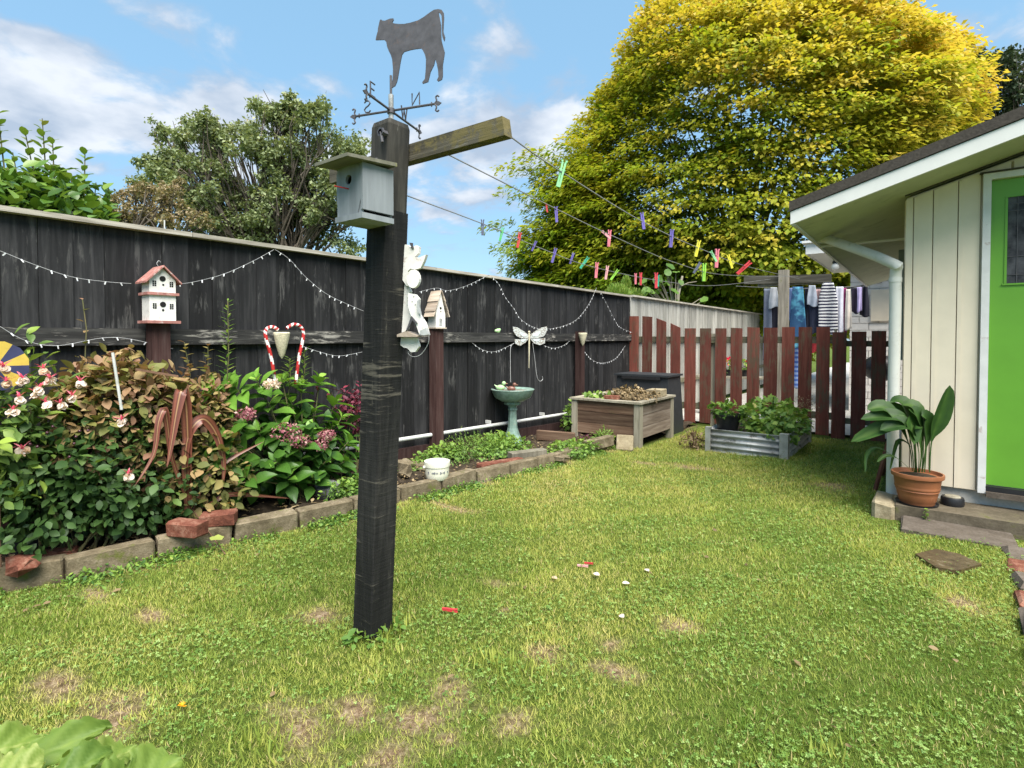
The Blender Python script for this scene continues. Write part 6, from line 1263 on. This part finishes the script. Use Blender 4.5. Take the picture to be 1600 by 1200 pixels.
t = thing('post_foot_weed', 'leafy weeds growing round the foot of the black clothes post', 'weed', PB+Vector((.08, -.02, 0)))
n = 120; az = RNG.uniform(0, 2*pi, n); rr_ = RNG.uniform(.06, .16, n); P = np.stack([PB.x+rr_*np.cos(az), PB.y+rr_*np.sin(az)*.9, RNG.uniform(.005, .05, n)], 1); P = P[(np.cos(az-.3) > -.6)]; n = len(P)
leaf_parts(t, 'leaf', T_OV, M['l_herb'], P, rdir(n)+arr([.3, -.3, .5]), rdir(n)*.4+arr([0, 0, 1.]), RNG.uniform(.025, .05, n), RNG.uniform(.2, .8, n), 'herb')
# things on the lawn
LM = [(705, 953, 'red', .075, 'small red plastic peg lying on the lawn near the clothes post'), (912, 884, 'rose', .06, 'pinkish peg piece lying left among the pale bits on the lawn'), (921, 880, 'red', .05, 'red peg tip touching the pinkish peg piece on the lawn')]
for a, c_, cl, s_, lab in LM:
    g = G(a, c_, .024); o = put(pegmesh(cl), 'dropped_peg'); o.location = g; o.rotation_euler = (0, pi/2, .4); o.scale = (s_/.088,)*3; tag(o, lab, 'clothes peg', 'pegs dropped on the lawn')
for a, c_, lab in ((969, 880, 'pale pink petal farthest back on the lawn'), (937, 899, 'cream petal lying left of centre on the lawn'), (972, 911, 'thin tan petal nearest on the lawn'), (1014, 893, 'small whitish petal at the right on the lawn'), (975, 965, 'tiny white petal by itself on the lawn'), (862, 901, 'orange-brown petal left of the cream one')):
    g = G(a, c_, .028); o = put(leafmesh('fallen_petal', T_OV, [(0, 0, 0)], [(1, .3, .12)], [(0, 0, 1)], [.042], arr([.3 if 'orange' not in lab else 1.0]), M['l_cream']), 'fallen_petal'); o.location = g; o.rotation_euler = (random.uniform(-.5, .5), random.uniform(-.3, .3), random.uniform(0, 6)); tag(o, lab, 'petal', 'petals fallen on the lawn')
g = G(285, 1103, .03); t = thing('dandelion', 'single orange yellow dandelion flower low in the lawn', 'flower', g); n = 30; d = rdir(n); d[:, 2] = abs(d[:, 2]); put(leafmesh('flower_head', T_LN, np.tile(arr(g), (n, 1)), d, rdir(n), .016, .5, plain('dandelion_yellow', (.75, .36, .01), .6), g), 'flower_head', t); MB().tube([g, g-Vector((0, 0, .03))], .0015, 5).obj('stem', M['stem'], t)
for i, (a, c_) in enumerate(((1045, 1150), (420, 1165), (150, 1010))):
    pass

# foreground leaves bottom left
fg = thing('foreground_plant', 'pale green soft leaved plant close to the camera at bottom left', 'plant', aD(120, 1260, .8)*1); FB = aD(120, 1300, .80); FB.z = .0
def soft_leaf(root, base, tip, wd, seed, tint):
    """broad soft leaf with folded midrib, raised veins and scalloped edge"""
    r = random.Random(seed); B = Vector(base); T = Vector(tip); ax = (T-B); ln = ax.length; ax.normalize(); upv = Vector((_fw.x*-.45, _fw.y*-.45, .85)); sd_ = ax.cross(upv).normalized(); nv = sd_.cross(ax)
    nu, nv_ = 15, 22; V = []; A = []; ph = r.uniform(0, 6)
    for i in range(nv_+1):
        t = i/nv_; w_ = wd/2*max(.02, math.sin(pi*min(1, .10+t*.88)))**.55*(1+.045*math.sin(t*34+ph))
        for j in range(nu):
            u = j/(nu-1)*2-1; vein = .0035*abs(math.sin((t*5-abs(u)*1.3)*pi))
            z = abs(u)**1.4*w_*.42+vein-.10*ln*t*t+.012*math.sin(t*7+ph+u*3)*abs(u)+(abs(u) > .9)*.006*math.sin(t*40+ph)
            V.append(B+ax*(ln*t)+sd_*(u*w_)+nv*z); A.append(max(0, min(1, tint+.25*(abs(u) < .07)+.12*math.sin((t*5-abs(u)*1.3)*pi*2)+.18*(abs(u) > .88))))
    F = [(i*nu+j, i*nu+j+1, (i+1)*nu+j+1, (i+1)*nu+j) for i in range(nv_) for j in range(nu-1)]
    me = rawmesh('leaf', arr([v-ORG[root] for v in V]), arr(F).astype(int), M['l_front'], arr(A)); me.polygons.foreach_set('use_smooth', [True]*len(F)); put(me, 'leaf', root)
fgl = [((-30, 1225), (168, 1130), 62, .35, .78), ((-60, 1190), (70, 1150), 60, .55, .83), ((60, 1240), (175, 1170), 62, .15, .74), ((118, 1215), (215, 1165), 60, .6, .79), ((180, 1245), (285, 1185), 85, .45, .80), ((-40, 1235), (70, 1185), 80, .7, .72), ((150, 1240), (200, 1195), 60, .25, .71)]
for i, (a, c_, wd, tt, dd) in enumerate(fgl):
    A_, B_ = aD(*a, dd), aD(*c_, dd+.06); soft_leaf(fg, A_, B_, wd/FPX*dd, i, tt)
    MB().tube([Vector((FB.x+.02*i, FB.y, 0)), Vector((FB.x, FB.y, .35)), A_], .004, 6).obj('stem', M['stem'], fg)

# ================================================================== TREES
def limb(b, p0, p1, r0, r1, wob=.08, n=4):
    pts = [Vector(p0).lerp(Vector(p1), i/n) for i in range(n+1)]; L_ = (Vector(p1)-Vector(p0)).length
    for q in pts[1:-1]: q += Vector((random.gauss(0, wob), random.gauss(0, wob), random.gauss(0, wob)))*L_*.4
    b.tube(pts, [lerp(r0, r1, i/n) for i in range(n+1)], 6, False); return pts
# the big yellow-green tree
random.seed(3)
TD = 20.0; tc_ = aD(1165, 280, TD); base = Vector((tc_.x, tc_.y, -.3))
bt_ = thing('autumn_tree', 'huge rounded tree turning yellow green beyond the fence', 'tree', base)
b = MB(); b.tube([base, base+Vector((.1, .1, 1.2)), base+Vector((0, 0, 3.0))], [.42, .33, .28], 12, False); b.obj('trunk', M['bark'], bt_)
RX_, RZ_ = 286/FPX*TD, 256/FPX*TD
nS = 6600; d = rdir(nS); r = (.50+.5*RNG.random(nS)**.36)*lump(d, 31, 3.4, .085); fork = base+Vector((0, 0, 2.6))
side_cam = d@arr(-view); keep = (side_cam > -.35); d = d[keep]; r = r[keep]
C_ = arr(tc_)+d*arr([RX_, RX_*.85, RZ_])*r[:, None]
# a lower skirt on the camera's left
ext = 1250; ex = np.vstack([arr(aD(a_, c_, TD-1))+RNG.normal(size=(m_, 3))*arr([.75, .8, .65]) for a_, c_, m_ in ((905, 300, 230), (885, 380, 260), (880, 430, 230), (955, 430, 170), (1060, 400, 200), (1160, 420, 160))]); dx_ = norm(ex-arr(tc_)); C_ = np.vstack([C_, ex]); d = np.vstack([d, dx_]); r = np.concatenate([r, np.full(ext, .95)])
mm = C_[:, 2] > 1.0; C_ = C_[mm]; d = d[mm]; r = r[mm]; nS = len(C_)
lb_ = MB()
for i in range(140):
    k = random.randrange(nS); s0 = Vector(fork)+Vector((random.gauss(0, .2), random.gauss(0, .2), random.uniform(-.6, 1.5)))
    mid = s0.lerp(Vector(C_[k]), .5)+Vector((0, 0, .5)); lb_.tube([s0, mid, Vector(C_[k])], [.08, .035, .01], 5, False)
lb_.obj('branches', M['bark'], bt_)
kl = 56; Cn = np.repeat(C_, kl, 0); dn = np.repeat(d, kl, 0); rn = np.repeat(r, kl); n = len(Cn)
out_ = norm(dn*arr([1, 1, .25])); tang = norm(np.cross(out_, arr([0, 0, 1.])+0*out_))
al = RNG.random(n)*.75; ac = RNG.normal(size=n)*.24
P = Cn+out_*(al-.3)[:, None]+tang*ac[:, None]+arr([0, 0, 1.])*(-.30*al**2+RNG.normal(size=n)*.07)[:, None]
P += rdir(n)*.09
gt = np.repeat(RNG.normal(size=nS)*.11, kl)
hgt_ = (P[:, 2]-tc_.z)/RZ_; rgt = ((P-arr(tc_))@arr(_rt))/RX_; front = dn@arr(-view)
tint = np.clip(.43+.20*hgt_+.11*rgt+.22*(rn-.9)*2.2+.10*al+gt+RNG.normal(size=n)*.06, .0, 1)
me = leafmesh('crown', T_RH, P, norm(out_*.8+rdir(n)*.6+arr([0, 0, -.35])), norm(arr([0, 0, 1.])+out_*.5+rdir(n)*.4), RNG.uniform(.12, .21, n), tint, M['l_autumn'], ORG[bt_]); put(me, 'crown', bt_)

def airy_tree(name, label, depth, clumps, mat, leafsize, nleaf, basepx, trunks, seed, zfloor=0, tbase=.3, squash=.8, T=T_RH, cluster=9, shrubby=False):
    random.seed(seed); bp_ = aD(*basepx, depth); base = Vector((bp_.x, bp_.y, -.2)); t = thing(name, label, 'tree', base); b = MB(); bl_ = MB(); P = []; G_ = []
    forks = []
    for k in range(trunks):
        f = base+Vector((random.gauss(0, .5), random.gauss(0, .3), random.uniform(1.6, 2.8))); limb(b, base+Vector((random.gauss(0, .1), 0, 0)), f, .16, .10); forks.append(f)
    for (px, py, rp) in clumps:
        c = aD(px, py, depth+random.uniform(-.9, .9)); rr = rp/FPX*depth; f = min(forks, key=lambda q: (q-c).length); pts = limb(bl_, f, c, .04, .012, .1, 5)
        for j in range(3): limb(bl_, pts[random.choice((2, 3, 4))], c+Vector((random.gauss(0, rr*.6), random.gauss(0, rr*.6), random.gauss(0, rr*.5))), .022, .006, .12, 3)
        for j in range(cluster):
            q = arr(c)+rdir(1)[0]*rr*random.random()**.4*arr([1, 1, squash]); m_ = nleaf//cluster; P.append(q+RNG.normal(size=(m_, 3))*rr*.20*arr([1, 1, .75])); G_.append(np.full(m_, random.gauss(0, .12)))
    b.obj('trunk', M['bark'], t); bl_.obj('branches', M['bark'], t); P = np.vstack(P); n = len(P); g_ = np.concatenate(G_)
    tint = np.clip(.42+g_+.14*RNG.normal(size=n)+.04*(P[:, 2]-P[:, 2].mean()), 0, 1)
    put(leafmesh('crown', T, P, rdir(n)+arr([0, 0, -.2]), rdir(n)*.6+arr([0, 0, 1.]), leafsize*RNG.uniform(.7, 1.3, n), tint, mat, ORG[t]), 'crown', t)
random.seed(21)
cl = []
for (cx_, cy_, rx, ry, nn2, rr) in ((470, 245, 90, 85, 38, 26), (340, 275, 110, 85, 40, 25), (240, 275, 50, 30, 9, 18), (400, 330, 120, 60, 26, 26), (520, 330, 50, 70, 14, 26), (300, 210, 60, 30, 9, 17), (450, 180, 55, 22, 11, 18)):
    for k in range(nn2):
        a_ = random.uniform(0, 2*pi); q = random.random()**.5; cl.append((cx_+rx*q*math.cos(a_), cy_+ry*q*math.sin(a_), rr*random.uniform(.7, 1.2)))
airy_tree('grey_green_tree', 'airy grey green multi-stemmed tree behind the black fence left of the post', 15, cl, M['l_grey'], .105, 340, (430, 420), 5, 4)
cl = [(random.uniform(170, 320), random.uniform(300, 350), 16) for k in range(26)]+[(random.uniform(215, 300), random.uniform(285, 310), 12) for k in range(6)]
airy_tree('brownish_tree', 'pinkish brown small-leaved tree low behind the fence, left of the airy tree', 12, cl, M['l_brownish'], .07, 200, (240, 430), 3, 6)
cl = [(1535+random.gauss(0, 22), random.uniform(95, 190), 15) for k in range(26)]+[(1580+random.gauss(0, 14), random.uniform(90, 190), 16) for k in range(14)]+[(1530, 92, 10), (1575, 84, 9), (1500, 112, 9)]
airy_tree('dark_far_tree', 'dark feathery tree standing behind the house roof at right', 30, cl, M['l_dark'], .22, 230, (1560, 330), 2, 8, squash=1.3)
# conifer-like and fig-like plants above the fence end
def over(px, py, X=-5.0): return aX(px, py, X)
q = thing('golden_conifer', 'low feathery golden green conifer showing above the fence end', 'conifer', over(1000, 600, -5.3))
for (a, c_, r1, r2) in ((985, 455, .32, .20), (1035, 468, .45, .18), (1070, 475, .4, .13), (965, 448, .22, .18), (978, 438, .08, .25), (1130, 482, .4, .1)):
    cc_ = over(a, c_+12, -5.3); n = 1500; P, d, r = shell(cc_, (r1, r1*1.2, r2), n, .3, a); o = put(leafmesh('foliage', T_LN, P, norm(d*.6+arr([0, 0, .9])+rdir(len(P))*.4), rdir(len(P)), .085, np.clip(.45+.5*RNG.random(len(P)), 0, 1), M['l_herb'], ORG[q]), 'foliage', q)
MB().tube([Vector(ORG[q])*1, Vector(ORG[q])+Vector((0, 0, .6))], .05, 8).obj('trunk', M['bark'], q)
q = thing('big_leaved_shrub', 'shrub with large round grey green leaves and a bare stem above the fence end', 'shrub', over(1040, 600, -5.0)); b = MB()
pts = [(1000, 440), (1012, 448), (1020, 436), (1030, 430), (1040, 421), (1048, 430), (1056, 424), (1045, 442), (1035, 445), (1028, 452), (1060, 440), (1010, 455), (1042, 415), (1022, 455), (1050, 450), (1100, 470), (1095, 466), (1030, 440)]
root_ = over(1055, 500, -5.0)
for a, c_ in pts: b.tube([root_, root_.lerp(over(a, c_), .6)+Vector((0, 0, .05)), over(a, c_)], [.02, .012, .006], 5)
b.tube([over(1058, 500), over(1060, 460), over(1066, 432)], [.04, .035, .03], 7); b.tube([over(1062, 448), over(1075, 442), over(1088, 440)], .012, 5); b.obj('stems', M['raw_post'], q); n = len(pts)
leaf_parts(q, 'leaf', T_RD, M['l_herb'], arr([over(*p_) for p_ in pts]), rdir(n)*arr([1, 1, .5])+arr([.3, -.3, -.2]), arr([.6, -.6, .6])+rdir(n)*.5, RNG.uniform(.14, .24, n), RNG.uniform(.1, .5, n), 'rdh')
# glossy hedge on the left
hd = thing('glossy_hedge_shrub', 'glossy broad leaved shrub with upright shoots behind the fence at far left', 'shrub', aX(60, 420, -5.1)); P = []; Dd = []; U = []; S = []; Ti = []; b = MB(); random.seed(9); HXx = -5.2
shoots = [(5, 345, -4, 172), (60, 345, 38, 200), (65, 340, 66, 185), (75, 345, 82, 215), (95, 350, 90, 265), (118, 355, 133, 232), (30, 345, 20, 238), (130, 360, 150, 285), (150, 365, 170, 290), (45, 350, 52, 255), (10, 350, 12, 262), (100, 350, 112, 275), (-20, 350, -10, 190), (140, 365, 160, 310), (20, 345, 5, 290), (80, 350, 70, 270)]
for (a0, c0_, a1, c1_) in shoots:
    A = aX(a0, c0_+20, HXx+random.uniform(-.25, .25)); B = aX(a1, c1_, HXx+random.uniform(-.1, .1)); b.tube([A, A.lerp(B, .5)+Vector((.02, .02, 0)), B], [.009, .006, .003], 5); L_ = (B-A).length; nl = int(L_/.026)
    for k in range(nl):
        t_ = k/nl; P.append(A.lerp(B, t_)); az = k*2.4; Dd.append((math.cos(az), math.sin(az), .75)); U.append((0, 0, 1)); S.append(random.uniform(.085, .13)*(1-.35*t_)); Ti.append(min(1, .2+.35*random.random()+(.45*t_ if c1_ < 240 else .2*t_)))
leaf_parts(hd, 'leaf', T_OV, M['l_hedge'], arr(P)[:290], arr(Dd)[:290], arr(U)[:290], arr(S)[:290], arr(Ti)[:290], 'hedge')
if len(P) > 290: o = put(leafmesh('foliage', T_OV, arr(P)[290:], arr(Dd)[290:], arr(U)[290:], arr(S)[290:], arr(Ti)[290:], M['l_hedge'], ORG[hd]), 'foliage', hd); o['kind'] = 'stuff'
b.obj('stems', M['stem'], hd)
P = []
for k in range(2600):
    a = random.uniform(-60, 175); top = 285 if a < 100 else 285+(a-100)*.7; c_ = random.uniform(top+random.gauss(0, 12), 385); P.append(aX(a, c_, HXx+random.gauss(0, .28)))
n = len(P); o = put(leafmesh('foliage', T_OV, arr(P), rdir(n)*arr([1, 1, .5])+arr([0, 0, .6]), rdir(n)*.5+arr([.2, 0, 1]), RNG.uniform(.08, .12, n), np.clip(.15+.6*RNG.random(n), 0, .9), M['l_hedge'], ORG[hd]), 'foliage', hd); o['kind'] = 'stuff'
o = MB().tube([aX(257, 378, FX-.02), aX(257, 344, FX-.02)], .004, 5).obj('thin_rod', M['pipe'], loc=aX(257, 362, FX-.02)); tag(o, 'thin pale rod sticking up behind the fence cap', 'rod')
print('tris', sum(len(o.data.polygons) for o in bpy.data.objects if o.type == 'MESH' and len(o.data.polygons) > 1000), 'objects', len(bpy.data.objects))
